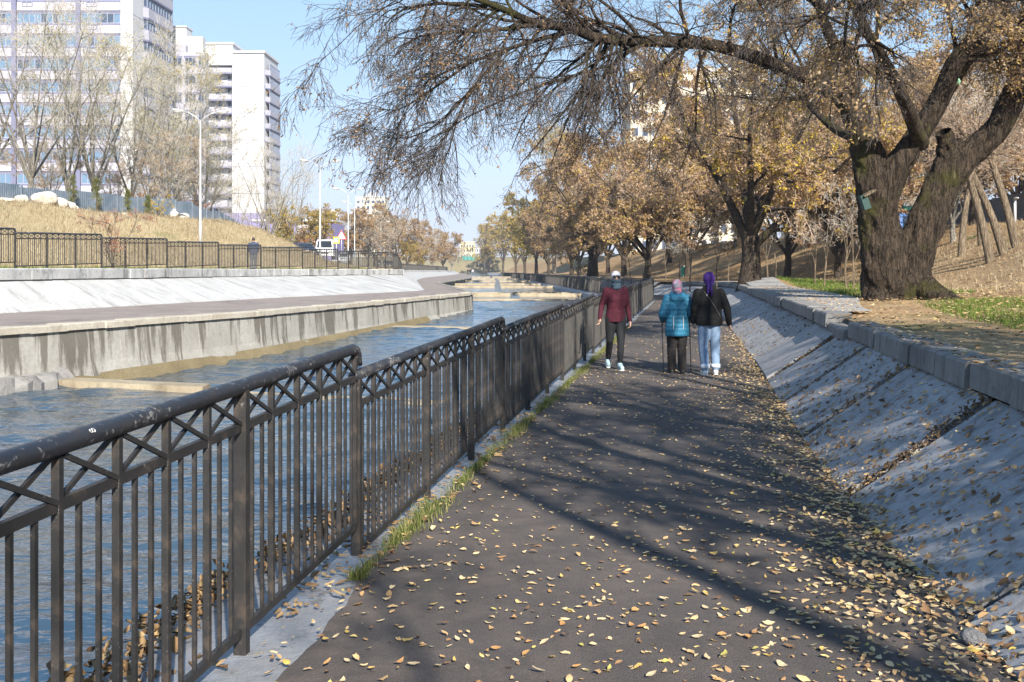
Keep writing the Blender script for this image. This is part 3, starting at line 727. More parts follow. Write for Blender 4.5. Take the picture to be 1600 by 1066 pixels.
# ------------------------------------------------------------------ cars on the far road
M['glass_car'] = mat('glass_car', (0.02, 0.025, 0.03), 0.08); M['tyre'] = mat('tyre', (0.02, 0.02, 0.02), 0.8); M['rim'] = mat('rim', (0.4, 0.4, 0.42), 0.3, 0.8); M['headlight'] = mat('headlight', (0.75, 0.75, 0.72), 0.15); M['plate'] = mat('plate', (0.7, 0.7, 0.7), 0.5)
def car(x, Y, label, col, van=False, rz=0.0, dz=0.0, group=None):
    X = (x - 800) / FPX * Y; zb = hill(X, Y) + 0.05 + dz
    pm = mat('car_paint', col, 0.3); 
    o = thing('parked_car' if not van else 'parked_van', label, 'van' if van else 'car', (X, Y, zb), rz)
    L, W, H = (4.9, 1.9, 2.15) if van else (4.4, 1.75, 1.46)
    # side profile from nose (-Y) to tail
    if van: prof = [(-2.4, .35), (-2.42, .85), (-2.2, 1.02), (-1.75, 1.12), (-1.05, 1.98), (-.7, 2.08), (2.3, 2.08), (2.42, 1.9), (2.45, .4)]
    else: prof = [(-2.15, .32), (-2.18, .62), (-2.0, .78), (-1.05, .90), (-.35, 1.36), (0.1, 1.44), (1.0, 1.42), (1.75, 1.02), (2.1, .95), (2.2, .5), (2.15, .32)]
    V = []; F = []; n = len(prof); sec = [(-1, 0.0), (-.93, 1.0), (.93, 1.0), (1, 0.0)]
    for sx in (-1, 1):
        for y, z in prof:
            tum = 1.0 - 0.16 * max(0, (z - .85) / (H - .85)); V.append((sx * W / 2 * tum, y, z))
    for j in range(n): F.append((j, (j + 1) % n, n + (j + 1) % n, n + j))
    F.append(tuple(range(n - 1, -1, -1))); F.append(tuple(range(n, 2 * n)))
    me = bpy.data.meshes.new('body'); me.from_pydata(V, [], F); me.materials.append(pm); recalc(me); bevel_mesh(me, .05, 2); link('body', me, o)
    b = MB()
    a, c = (prof[3], prof[4]); 
    def lerp(t): return (a[0] + (c[0] - a[0]) * t, a[1] + (c[1] - a[1]) * t)
    for t0, t1 in ((.1, .92),):
        (y0, z0), (y1, z1) = lerp(t0), lerp(t1); b.add([(-W * .42, y0 - .03, z0 + .03), (W * .42, y0 - .03, z0 + .03), (W * .37, y1 - .03, z1 + .03), (-W * .37, y1 - .03, z1 + .03)], [(0, 1, 2, 3)])
    b.build('windscreen', M['glass_car'], o)
    zt, zl_ = (1.85, 1.2) if van else (1.34, .98)
    ws = [(-1.1, -.1), (.05, 1.1), (1.25, 2.2)] if van else [(-.75, .2), (.28, 1.25)]
    for sx in (-1, 1):
        for y0, y1 in ws:
            b = MB(); xo = lambda z: sx * (W / 2 * (1.0 - 0.16 * max(0, (z - .85) / (H - .85))) + .008); b.add([(xo(zl_), y0, zl_), (xo(zl_), y1, zl_), (xo(zt), y1 - .05, zt), (xo(zt), y0 + .25, zt)], [(0, 1, 2, 3)]); b.build('side_window', M['glass_car'], o)
    for sx in (-1, 1):
        b = MB(); b.ell((sx * W * .36, prof[1][0] + .03, prof[1][1]), (.17, .06, .10)); b.build('headlight', M['headlight'], o, True)
        for wy in (-L * .31, L * .3):
            b = MB(); b.tube([(sx * W * .5 - sx * .2, wy, .32), (sx * W * .5 + sx * .01, wy, .32)], .32, 16); wh = b.build('wheel', M['tyre'], o)
            b = MB(); b.tube([(sx * W * .5, wy, .32), (sx * W * .5 + sx * .02, wy, .32)], .2, 12); b.build('rim', M['rim'], wh)
    b = MB(); b.box((0, prof[0][0] - .03, .48), (.52, .02, .12)); b.build('number_plate', M['plate'], o)
    b = MB(); b.box((0, prof[0][0] - .02, .66), (.9, .03, .12)); b.build('grille', M['black'], o)
    return o
car(508, 106, 'white van facing the camera on the road beside a lamp post', (0.78, 0.79, 0.80), True, R(8))
car(473, 100, 'dark blue car turning off the road behind the railing', (0.03, 0.04, 0.07), False, R(40))
car(449, 122, 'white car half hidden under the dark bushes', (0.72, 0.73, 0.75), True, R(55))
car(538, 150, 'silver car on the road farther back than the white van', (0.5, 0.52, 0.55), False, R(6))
car(608, 220, 'small dark car partly hidden behind the railing corner', (0.05, 0.06, 0.08), False, R(10))
car(596, 205, 'black car parked below the bare grey bushes', (0.03, 0.03, 0.035), False, R(10))

# ------------------------------------------------------------------ corrugated fences, boulders
def corr_mesh(name, material, w=2.0, h=1.9, n=12):
    V = []; F = []
    for i in range(n * 2 + 1):
        x = w * i / (n * 2); y = 0.035 if (i // 1) % 2 else 0.0
        V += [(x, y, 0), (x, y, h), (x, y + .02, h), (x, y + .02, 0)]
    for i in range(n * 2):
        a = i * 4; c = a + 4; F += [(a, c, c + 1, a + 1), (a + 1, c + 1, c + 2, a + 2), (a + 2, c + 2, c + 3, a + 3), (a, a + 3, c + 3, c)]
    me = bpy.data.meshes.new(name); me.from_pydata(V, [], F); me.materials.append(material); return recalc(me)
mm = mat('fence_metal', (0.20, 0.25, 0.31), 0.5, 0.2); t = NT(mm); w = t.coord('World'); nn = t.noise(w, .9, 5, .7)
c = t.mix(t.val(nn, .35, .6), (0.10, 0.135, 0.18), (0.17, 0.205, 0.25)); c = t.mix(t.val(t.noise(w, 1.4, 4, .6), .62, .66, 0, .7), c, (0.38, 0.42, 0.47)); t.color(c); M['fence_metal'] = mm
CM = corr_mesh('fence_panel', mm)
def corr_fence(pts, zf, label, drop=0.0):
    o = thing('metal_fence', label, 'fence', (pts[0][0], pts[0][1], 0))
    for (xa, ya), (xb, yb) in zip(pts[:-1], pts[1:]):
        d = math.hypot(xb - xa, yb - ya); n = max(1, round(d / 2.0)); rz = math.atan2(yb - ya, xb - xa)
        for k in range(n):
            x = xa + (xb - xa) * k / n; y = ya + (yb - ya) * k / n
            link('fence_panel', CM, o, (x - pts[0][0], y - pts[0][1], zf(x, y) - drop), (0, 0, rz), (d / n / 2.0, 1, 1))
            bq = MB(); bq.box((0, 0, 1.0), (.08, .08, 2.0)); bq.build('post', mm, o, loc=(x - pts[0][0] + .03, y - pts[0][1] + .14, zf(x, y) - drop))
    return o
hp = [(float(GX(Yq)) - v, Yq) for v, Yq in ((14.0, 26), (13.8, 40), (13.6, 54), (13.4, 68), (13.4, 84))]
corr_fence(hp, hill, 'blue-grey corrugated metal fence along the top of the grassy hill', 0.75)
rp = [(float(KX(Yq)) + u, Yq) for u, Yq in ((17.5, 40), (18.5, 52), (20, 66), (22, 84), (24, 110))]
corr_fence(rp, lambda x, y: bank(x, y) - .1, 'blue-grey metal fence behind the leaning trees on the leafy hillside')

rk = mat('boulder_stone', (0.62, 0.56, 0.48), 0.9); t = NT(rk); w = t.coord('Object'); nn = t.noise(w, 2.2, 7, .7); t.color(t.mix(t.val(nn, .35, .7), (0.45, 0.38, 0.30), (0.72, 0.68, 0.62))); t.bump(t.noise(w, 6, 6, .7), .6, .08); M['boulder'] = rk
def rock(name, x, y, Y, wpx, hpx, label, cat='boulder', seed=0, m=None, ground=None, group=None):
    rg = np.random.default_rng(seed); bm = bmesh.new(); bmesh.ops.create_icosphere(bm, subdivisions=3, radius=1)
    ds = rg.normal(size=(9, 3)); ds /= np.linalg.norm(ds, axis=1)[:, None]; cut = rg.uniform(.62, .92, 9)
    for v in bm.verts:
        p = np.array(v.co)
        for d, c in zip(ds, cut):
            k = p @ d
            if k > c: p = p - d * (k - c)
        p *= 1 + 0.04 * math.sin(p[0] * 7 + seed) * math.sin(p[1] * 6) + rg.normal(0, .012); v.co = p
    me = bpy.data.meshes.new(name); bm.to_mesh(me); bm.free(); me.materials.append(m or M['boulder'])
    s = Y / FPX; X = (x - 800) * s; zg = ground if ground is not None else hill(X, Y)
    sc = (wpx * s / 2, wpx * s / 2 * .8, hpx * s * .62)
    o = link(name, me, None, (X, Y, zg + sc[2] * .45), (0, 0, rg.uniform(0, 3)), sc); return tag(o, label, cat, group)
rocks = [(70, 52, 50, 25, 'largest pale boulder of the pile before the corrugated fence'), (33, 50, 24, 14, 'small pointed white boulder alone beside the pile'), (92, 53, 30, 17, 'pale boulder leaning against the largest one'),
         (108, 53.8, 22, 13, 'tan boulder at the low end of the pile'), (118, 54.2, 12, 8, 'smallest block at the tip of the boulder pile'), (10, 48.5, 34, 7, 'flat white boulder at the picture edge'), (195, 58, 16, 5, 'flat pale stone sunk in the grass between the boulder piles')]
for i, (x, Y, wp_, hp_, lab) in enumerate(rocks): rock('boulder', x, 0, Y, wp_, hp_, lab, seed=i + 3)
for i, (x, Y, wp_, hp_, lab) in enumerate([(268, 66, 30, 16, 'rounded white boulder in the pair near the tall lamp'), (287, 66.5, 24, 11, 'lower white boulder of the pair near the tall lamp'), (252, 66.4, 10, 6, 'small stone beside the pair of boulders near the tall lamp')]): rock('boulder', x, 0, Y, wp_, hp_, lab, seed=i + 20)
# ------------------------------------------------------------------ trees
def bark(name, lo, hi, moss=None, scale=1.0):
    m = mat(name, lo, 0.95, spec=0.15); t = NT(m); w = t.coord('Object', (9 * scale, 9 * scale, 2.0 * scale))
    v = t.voro(w, 1.0, 'DISTANCE_TO_EDGE'); n = t.noise(t.coord('Object'), 7 * scale, 7, .7)
    w3 = t.coord('Object', (16 * scale, 16 * scale, 2.2 * scale)); n3 = t.noise(w3, 1.0, 6, .7, 1.2)
    hgt = t.math('ADD', t.math('MULTIPLY', t.val(n3, .35, .65), .8), t.math('MULTIPLY', n, .4))
    c = t.mix(t.val(hgt, .35, .9), tuple(x * .4 for x in lo), hi); c = t.mix(t.val(n, .3, .7, 0, .5), c, lo)
    if moss: c = t.mix(t.val(t.noise(t.coord('Object'), .9, 5, .6), .55, .66, 0, .7), c, moss)
    t.color(c); t.bump(hgt, 1.0, .07 / scale); M[name] = m
bark('bark_elm', (0.032, 0.025, 0.020), (0.145, 0.110, 0.080), moss=(0.075, 0.075, 0.018))
bark('bark_dark', (0.07, 0.055, 0.042), (0.15, 0.12, 0.09))
bark('bark_grey', (0.24, 0.215, 0.175), (0.44, 0.41, 0.35))
bark('bark_tan', (0.24, 0.18, 0.12), (0.40, 0.32, 0.23))
M['twig_dark'] = mat('twig_dark', (0.075, 0.062, 0.055), 0.9); M['twig_grey'] = mat('twig_grey', (0.46, 0.43, 0.38), 0.9); M['twig_brown'] = mat('twig_brown', (0.33, 0.245, 0.19), 0.9)
def leafmat(name, stops, trans=0.45):
    m = bpy.data.materials.new(name); m.use_nodes = True; N = m.node_tree.nodes; L = m.node_tree.links
    N.remove(N['Principled BSDF']); out = N['Material Output']
    a = N.new('ShaderNodeAttribute'); a.attribute_name = 'tint'; r = N.new('ShaderNodeValToRGB'); e = r.color_ramp.elements
    while len(e) < len(stops): e.new(.5)
    for i, (el, c) in enumerate(zip(e, stops)): el.position = i / (len(stops) - 1); el.color = (*c, 1)
    L.new(a.outputs['Fac'], r.inputs[0])
    d = N.new('ShaderNodeBsdfDiffuse'); tr = N.new('ShaderNodeBsdfTranslucent'); mx = N.new('ShaderNodeMixShader'); mx.inputs[0].default_value = trans
    L.new(r.outputs[0], d.inputs[0]); L.new(r.outputs[0], tr.inputs[0]); L.new(d.outputs[0], mx.inputs[1]); L.new(tr.outputs[0], mx.inputs[2]); L.new(mx.outputs[0], out.inputs[0]); M[name] = m
leafmat('leaf_tan', [(0.28, 0.185, 0.105), (0.45, 0.31, 0.18), (0.56, 0.41, 0.25), (0.62, 0.49, 0.33)], .5)
leafmat('leaf_amber', [(0.28, 0.165, 0.06), (0.44, 0.29, 0.10), (0.53, 0.38, 0.14), (0.42, 0.35, 0.13)])
leafmat('leaf_yellow', [(0.34, 0.23, 0.04), (0.56, 0.39, 0.06), (0.68, 0.50, 0.09), (0.42, 0.38, 0.08)])
leafmat('leaf_olive', [(0.12, 0.12, 0.03), (0.24, 0.22, 0.06), (0.38, 0.33, 0.11), (0.42, 0.34, 0.15)])
leafmat('leaf_brown', [(0.14, 0.08, 0.04), (0.29, 0.175, 0.09), (0.42, 0.27, 0.15), (0.50, 0.35, 0.22)], .5)
leafmat('leaf_red', [(0.30, 0.06, 0.02), (0.50, 0.13, 0.03), (0.60, 0.22, 0.05)])
leafmat('leaf_pine', [(0.07, 0.09, 0.03), (0.14, 0.16, 0.05), (0.28, 0.26, 0.08)], .25)

def spline(pts, rad, K):
    """Catmull-Rom through pts, K samples"""
    P = np.array(pts, float); n = len(P); t = np.linspace(0, n - 1, K); i = np.clip(t.astype(int), 0, n - 2); f = (t - i)[:, None]
    p0 = P[np.clip(i - 1, 0, n - 1)]; p1 = P[i]; p2 = P[i + 1]; p3 = P[np.clip(i + 2, 0, n - 1)]
    Q = 0.5 * (2 * p1 + (p2 - p0) * f + (2 * p0 - 5 * p1 + 4 * p2 - p3) * f ** 2 + (3 * p1 - p0 - 3 * p2 + p3) * f ** 3)
    return Q, np.interp(t, np.arange(n), rad)
def norm(a): return a / (np.linalg.norm(a, axis=-1, keepdims=True) + 1e-9)
def grow(rng, P, Rr, nper, length, ang=(30, 65), t0=.25, t1=1.0, K=5, droop=0.0, wig=.12, up=0.0, rmax=.6, rtip=.25, rabs=None, pref=None, lenfall=.5):
    """children of the branches P (M,K0,3); nper children each"""
    Mb, K0, _ = P.shape; N = Mb * nper
    par = np.repeat(np.arange(Mb), nper); t = rng.uniform(t0, t1, N); f = t * (K0 - 1); i = np.clip(f.astype(int), 0, K0 - 2); w = (f - i)[:, None]
    p = P[par, i] * (1 - w) + P[par, i + 1] * w; rp = Rr[par, i] * (1 - w[:, 0]) + Rr[par, i + 1] * w[:, 0]
    T = norm(P[par, i + 1] - P[par, i]); rv = rng.normal(size=(N, 3))
    if pref is not None: rv = rv + np.asarray(pref)
    pp = norm(rv - (rv * T).sum(1, keepdims=True) * T)
    a = np.radians(rng.uniform(ang[0], ang[1], N))[:, None]; d = norm(np.cos(a) * T + np.sin(a) * pp)
    L = np.asarray(length[0] + (length[1] - length[0]) * rng.random(N)) * (1 - lenfall * (t - t0) / max(1e-6, t1 - t0))
    out = np.zeros((N, K, 3)); out[:, 0] = p; g = np.array([0, 0, up - droop])
    for k in range(1, K):
        d = norm(d + rng.normal(0, wig, (N, 3)) + g * (0.5 + k / K)); out[:, k] = out[:, k - 1] + d * (L / (K - 1))[:, None]
    r0 = np.minimum(rp * rmax, rabs if rabs else 9); s = np.linspace(0, 1, K)[None, :]
    return out, r0[:, None] * (1 - s * (1 - rtip))
def leaves_on(rng, P, per, size, spread=.05, t0=.2, hang=0.4, asp=.55):
    Mb, K0, _ = P.shape; N = Mb * per; par = np.repeat(np.arange(Mb), per); f = rng.uniform(t0, 1, N) * (K0 - 1); i = np.clip(f.astype(int), 0, K0 - 2); w = (f - i)[:, None]
    p = P[par, i] * (1 - w) + P[par, i + 1] * w + rng.normal(0, spread, (N, 3))
    return leaf_quads(rng, p, size, hang, asp)
def leaf_quads(rng, p, size, hang=.4, asp=.55):
    N = len(p); d = norm(rng.normal(size=(N, 3)) + np.array([0, 0, -hang])); q = norm(np.cross(d, rng.normal(size=(N, 3)))); s = (size * rng.uniform(.6, 1.3, N))[:, None]
    c = np.cross(d, q)
    V = np.stack([p, p + d * s * .5 + q * s * asp * .5 + c * s * .08, p + d * s, p + d * s * .5 - q * s * asp * .5 + c * s * .08], 1).reshape(-1, 3)
    tint = np.repeat(np.clip(rng.normal(.5, .26, N), 0, 1), 4); return V, np.arange(N * 4).reshape(-1, 4), tint
class Tree:
    def __init__(s): s.w = []; s.t = []; s.l = []
    def wood(s, P, Rr, n=6): s.w.append(tubes_np(P, Rr, n))
    def twig(s, P, Rr, n=3): s.t.append(tubes_np(P, Rr, n))
    def leaf(s, V, F, tint, m=0): s.l.append((V, F, tint, m))
    @staticmethod
    def cat(L):
        V = []; F = []; n = 0
        for v, f in L: V.append(v); F.append(f + n); n += len(v)
        return np.concatenate(V), np.concatenate(F)
    def meshes(s, bark_m, twig_m, leaf_ms):
        V, F = s.cat(s.w); tr = np_mesh('trunk', V, [F], [bark_m], smooth=True)
        mats = [twig_m] + leaf_ms; Vs = []; Fs = []; ti = []; mi = []; n = 0
        for v, f in s.t: Vs.append(v); Fs.append(f + n); n += len(v); ti.append(np.zeros(len(v))); mi.append(np.zeros(len(f), int))
        for v, f, t, m in s.l: Vs.append(v); Fs.append(f + n); n += len(v); ti.append(t); mi.append(np.full(len(f), m + 1))
        cr = np_mesh('crown', np.concatenate(Vs), [np.concatenate(Fs)], mats, {'tint': np.concatenate(ti)}, mat_idx=np.concatenate(mi))
        return tr, cr
def make_tree(seed, H=10, r=.35, fork=.28, nl=6, spread=1.0, nb=7, nt=7, ntt=4, droop=.12, leaf=.07, per=4, style='elm', bark_m='bark_dark', twig_m='twig_brown', leaf_ms=('leaf_tan',), lean=0.0, minr=.006, twigL=1.0, leaf_t0=.2):
    rg = np.random.default_rng(seed); T = Tree(); h0 = H * fork
    if style == 'poplar':
        tp, tr = spline([(0, 0, -.4), (.05, 0, H * .3), (-.1, .1, H * .7), (0, 0, H)], [r * 1.3, r, r * .5, .03], 14)
    else:
        tp, tr = spline([(0, 0, -.4), (0, 0, .15), (lean * h0 * .4, rg.normal(0, .06), h0 * .55), (lean * h0, rg.normal(0, .08), h0)], [r * 1.7, r * 1.25, r, r * .95], 10)
    T.wood(tp[None], tr[None], 12)
    limbs = []; lr = []
    if style == 'poplar':
        P1, R1 = grow(rg, tp[None], tr[None], nl * 4, (H * .22, H * .34), (18, 34), .15, .93, 6, 0, .06, .20, .55, .2, lenfall=.55)
    else:
        for i in range(nl):
            az = 2 * math.pi * (i + rg.uniform(-.3, .3)) / nl; out = spread * H * rg.uniform(.26, .46) * (1 if i else .25); top = H * rg.uniform(.62, .95) if style == 'elm' else H * rg.uniform(.8, 1.0)
            if not i: top = H
            b = tp[-1 - (i % 3)]; c = np.array([math.cos(az), math.sin(az), 0])
            q = [b, b + c * out * .35 + np.array([0, 0, (top - h0) * .35]), b + c * out * .75 + np.array([0, 0, (top - h0) * .75]) + rg.normal(0, .25, 3), np.array([b[0], b[1], 0]) + c * out * 1.15 + np.array([0, 0, top])]
            a, rr = spline(q, [r * .55, r * .36, r * .18, .02], 9); limbs.append(a); lr.append(rr)
        P1 = np.array(limbs); R1 = np.array(lr)
    T.wood(P1, R1, 7)
    P2, R2 = grow(rg, P1, R1, nb, (H * .16, H * .30), (30, 62), .18, 1.0, 6, droop * .5, .12, .10 if style != 'elm' else .02, .6, .2)
    T.wood(P2, R2, 4)
    P3, R3 = grow(rg, P2, R2, nt, (H * .07 * twigL, H * .15 * twigL), (25, 60), .15, 1.0, 5, droop * 1.6, .13, .05 if style != 'elm' else 0, .65, .35)
    R3 = np.maximum(R3, minr); T.twig(P3, R3, 3)
    P4, R4 = grow(rg, P3, R3, ntt, (H * .035 * twigL, H * .075 * twigL), (20, 60), .2, 1.0, 4, droop * 2, .15, 0, .7, .5)
    R4 = np.maximum(R4, minr * .7); T.twig(P4, R4, 3)
    if per:
        sel = rg.random(len(P4))
        # foliage comes in clumps: keep the twigs where a slow noise over the crown is high
        c = P4.mean(1); nz = np.sin(c[:, 0] * 1.1 + seed) * np.sin(c[:, 1] * 1.2) + np.sin(c[:, 2] * 1.3 + seed * .7) * .8
        keep = P4[(nz + rg.normal(0, .5, len(nz))) > -.75]
        half = len(leaf_ms)
        idx = rg.integers(0, half, len(keep))
        for m in range(half):
            kk = keep[idx == m]
            if len(kk): T.leaf(*leaves_on(rg, kk, per, leaf, .05 * H / 10, leaf_t0), m)
    return T.meshes(M[bark_m], M[twig_m], [M[x] for x in leaf_ms])
def tree_at(me, x, Y, label, group=None, s=1.0, rz=0.0, z=None, name='tree', cat='tree', ground=None, sz=None):
    X = (x - 800) / FPX * Y
    if z is None: z = (hill if X < 0 and x < 735 else bank)(X, Y) - .05
    o = thing(name, label, cat, (X, Y, z), rz, group); o.scale = (s, s, sz or s)
    link('trunk', me[0], o); link('crown', me[1], o); return o

# ---- the old elm beside the kerb, limb by limb (photograph columns and rows at its own depth)
rg = np.random.default_rng(77); T = Tree(); ex = px(1400, 470, 24.0); EZ = bank(ex.x, ex.y)
Yt = 24.0
def limb(pts, K=14):
    """(column, row, depth offset, radius)"""
    q = [np.array(px(a, b, Yt + d)) for a, b, d, _ in pts]; return spline(q, [r for *_, r in pts], K)
HL = {
 'left_stem': [(1388, 484, 0, .62), (1386, 455, 0, .56), (1380, 405, -.1, .48), (1373, 350, -.1, .44), (1367, 300, -.2, .41), (1358, 255, -.2, .36), (1346, 205, -.3, .33), (1330, 160, -.4, .28)],
 'right_stem': [(1415, 486, .1, .64), (1416, 455, .1, .54), (1424, 405, .2, .44), (1446, 350, .2, .40), (1469, 295, .3, .38), (1487, 250, .3, .36), (1482, 222, .35, .28)],
 'long_limb': [(1338, 190, -.4, .28), (1318, 158, -.8, .22), (1270, 125, -1.4, .18), (1205, 98, -2.2, .16), (1130, 74, -3.2, .145), (1070, 66, -4.0, .135), (1000, 64, -4.6, .125), (935, 60, -5.2, .11), (890, 43, -5.6, .10), (838, 37, -6, .085), (795, 18, -6.4, .07), (735, -5, -7, .05), (650, -40, -7.5, .03)],
 'mid_dark': [(1372, 332, -.2, .32), (1394, 270, -.4, .26), (1432, 212, -.5, .22), (1468, 155, -.7, .21), (1495, 95, -.8, .19), (1540, 45, -.9, .16), (1580, 0, -1, .13), (1640, -80, -1.2, .07)],
 'mossy': [(1376, 335, .1, .28), (1411, 256, .1, .23), (1453, 185, .1, .22), (1490, 118, 0, .22), (1525, 62, -.2, .20), (1560, 5, -.4, .17), (1600, -90, -.8, .10), (1640, -190, -1, .05)],
 'right_limb': [(1474, 285, .3, .36), (1512, 244, .2, .30), (1553, 207, .1, .28), (1582, 155, 0, .26), (1597, 100, 0, .24), (1606, 40, -.1, .21), (1630, -60, -.3, .15), (1660, -190, -.5, .06)],
 'stub': [(1484, 240, .3, .24), (1478, 216, .25, .20), (1474, 206, .2, .18)],
 'up_left': [(1335, 175, -.4, .24), (1322, 110, -1.2, .17), (1290, 40, -2, .13), (1270, -50, -2.6, .09), (1240, -160, -3.2, .05)],
 'back_left': [(1350, 215, -.2, .18), (1310, 205, 1.5, .12), (1270, 170, 3, .09), (1225, 120, 4.5, .07), (1180, 50, 6, .04)],
 'front': [(1440, 225, -.5, .18), (1400, 130, -2.5, .12), (1350, 40, -4.5, .09), (1300, -70, -6.5, .06)],
 'root': [(1436, 452, 0, .40), (1458, 463, -.5, .32), (1488, 473, -.9, .20), (1526, 483, -1.3, .06)],
 'root2': [(1385, 455, 0, .40), (1372, 470, -.4, .26), (1358, 482, -.8, .10)],
}
L0 = {}
for k, v in HL.items():
    a, r = limb(v, 26 if k == 'long_limb' else 16); L0[k] = (a, r * (.84 if k in ('long_limb', 'up_left', 'back_left') else 1))
# the bole: stems with fluted, uneven cross-sections
def fluted(a, r, n=28, amp=.09, seed=0):
    g = np.random.default_rng(seed); V, F = tubes_np(a[None], r[None], n); V = V.reshape(len(a), n, 3); c = a[:, None, :]
    ang = np.arange(n) / n * 2 * np.pi
    fl = 1 + .8 * amp * (np.sin(ang * 5 + seed)[None] + .6 * np.sin(ang * 9 + 2 * seed + np.arange(len(a))[:, None] * .25) + .8 * np.sin(ang * 3 + np.arange(len(a))[:, None] * .35)) * .6 + g.normal(0, .02, (len(a), n))
    V = c + (V - c) * fl[:, :, None]; D = norm(V - c); rr = r[:, None]
    from mathutils import noise as _ns
    Q = V.reshape(-1, 3); out = np.empty(len(Q))
    for q in range(len(Q)):
        p = Q[q]; w1 = _ns.noise((p[0] * 1.3, p[1] * 1.3, p[2] * .8)) * .6
        a1 = 1 - abs(_ns.noise((p[0] * 6.5 + w1, p[1] * 6.5 + w1, p[2] * 1.5 + w1 * 2))) * 2; a2 = 1 - abs(_ns.noise((p[0] * 15 + 3, p[1] * 15, p[2] * 4.5))) * 2
        out[q] = .62 * a1 + .38 * a2 + .5 * _ns.noise((p[0] * 2.1, p[1] * 2.1, p[2] * 1.4 + 9))
    amp2 = np.minimum(.055, .10 * rr)
    return (V + D * (out.reshape(len(a), n) * amp2)[:, :, None]).reshape(-1, 3), F
for i, (k, (a, r)) in enumerate(L0.items()):
    big = r[0] > .3; a2, r2 = spline(a, r, len(a) * (9 if big else 4)); T.w.append(fluted(a2, r2, 84 if big else 18, .10 if big else .05, i))
def sub(keys, nper, length, **kw):
    A = np.array([spline(L0[k][0], L0[k][1], 20)[0] for k in keys]); Rr = np.array([spline(L0[k][0], L0[k][1], 20)[1] for k in keys]); return grow(rg, A, Rr, nper, length, **kw)
# drooping branches off the long limb, rising ones off it too
A1, B1 = sub(['long_limb'], 26, (1.6, 3.6), ang=(35, 75), t0=.30, K=7, droop=.16, wig=.13, rmax=.45, rabs=.038, pref=(-.6, -.2, -1.0), lenfall=.15)
A2, B2 = sub(['long_limb'], 26, (1.2, 2.8), ang=(30, 65), t0=.12, K=7, droop=-.02, wig=.14, rmax=.5, rabs=.05, pref=(-.3, 0, .9), lenfall=.2)
# two named drooping boughs seen against the sky
for pts in ([(1010, 66, -4.6, .085), (965, 92, -4.8, .07), (938, 130, -5, .055), (915, 165, -5.2, .04), (895, 215, -5.4, .02)],
            [(900, 47, -5.4, .08), (840, 62, -5.8, .07), (790, 78, -6.2, .055), (735, 98, -6.6, .045), (680, 118, -7, .03), (645, 150, -7.3, .015)],
            [(840, 37, -6, .075), (770, 48, -6.6, .06), (700, 50, -7.2, .05), (640, 62, -7.6, .03), (615, 90, -8, .015)],
            [(790, 78, -6.2, .05), (745, 130, -6.4, .04), (715, 185, -6.6, .03), (700, 245, -6.8, .012)],
            [(960, 100, -4.8, .05), (890, 120, -5.2, .042), (800, 150, -5.8, .032), (700, 200, -6.4, .02), (640, 250, -6.6, .01)],
            [(760, 10, -6.6, .06), (690, 5, -7.2, .05), (630, 15, -7.6, .035), (600, 40, -8, .015)],
            [(735, 98, -6.6, .045), (660, 150, -7, .03), (620, 172, -7.3, .018), (580, 168, -7.5, .01)],
            [(745, 130, -6.4, .035), (690, 190, -6.7, .028), (640, 215, -7, .02), (600, 215, -7.2, .01)],
            [(715, 185, -6.6, .03), (680, 240, -6.8, .02), (665, 290, -7, .01)]):
    a, r = limb(pts, 7); r = r * .62; A1 = np.concatenate([A1, a[None]] ); B1 = np.concatenate([B1, r[None]])
    L0['b%d' % len(L0)] = (a, r)
named = [k for k in L0 if k.startswith('b') and k[1:].isdigit()]
A3, B3 = sub(['up_left', 'back_left', 'front', 'mid_dark', 'mossy', 'right_limb'], 22, (1.3, 3.2), ang=(35, 70), t0=.52, K=7, droop=.06, wig=.13, rmax=.5, rabs=.06, lenfall=.2)
W = np.concatenate([A1, A2, A3]); WR = np.concatenate([B1, B2, B3]); T.wood(W, WR, 5)
N1, NR1 = sub(named, 7, (.9, 1.9), ang=(25, 60), t0=.12, K=6, droop=.16, wig=.12, rmax=.6, rabs=.02, lenfall=.3, pref=(-.5, 0, -.3))
G1, GR1 = grow(rg, W, WR, 7, (.7, 1.7), (25, 60), .12, 1, 6, .13, .14, 0, .55, .3, rabs=.014)
G1 = np.concatenate([G1, N1]); GR1 = np.concatenate([GR1, NR1]); T.wood(G1, np.maximum(GR1, .0045), 4)
G2, GR2 = grow(rg, G1, GR1, 7, (.35, .9), (25, 60), .1, 1, 5, .18, .15, 0, .65, .4, rabs=.010); T.twig(G2, np.maximum(GR2, .0038), 3)
G3, GR3 = grow(rg, G2, GR2, 4, (.16, .45), (20, 60), .2, 1, 4, .2, .17, 0, .7, .6, rabs=.006); T.twig(G3, np.maximum(GR3, .003), 3)
nz = np.sin(G3[:, 0, 0] * 1.9) * np.sin(G3[:, 0, 2] * 2.1 + 1) + .6 * np.sin(G3[:, 0, 1] * 1.7); x0 = G3[:, 0, 0]
right = np.clip((x0 - 4.5) / 4.5, 0, 1)
prob = (.42 + .28 * right) * np.clip(.55 + .7 * nz, .12, 1.3)
kp_ = rg.random(len(G3)) < prob
Kk = G3[kp_]; isr = x0[kp_] > 5.0 + rg.normal(0, 1.5, kp_.sum())
T.leaf(*leaves_on(rg, Kk[isr], 5, .070, .05, .1), 0); T.leaf(*leaves_on(rg, Kk[~isr], 3, .052, .025, .2), 1)
sel = rg.random(len(Kk)) < .30; T.leaf(*leaves_on(rg, Kk[sel & isr], 6, .08, .05, .1), 2)
eb = Vector((ex.x, Yt, EZ))
for L in (T.w, T.t): 
    for i, (v, f) in enumerate(L): L[i] = (v - np.array(eb), f)
T.l = [(v - np.array(eb), f, t_, m) for v, f, t_, m in T.l]
etr, ecr = T.meshes(M['bark_elm'], M['twig_dark'], [M['leaf_tan'], M['leaf_brown'], M['leaf_amber']])
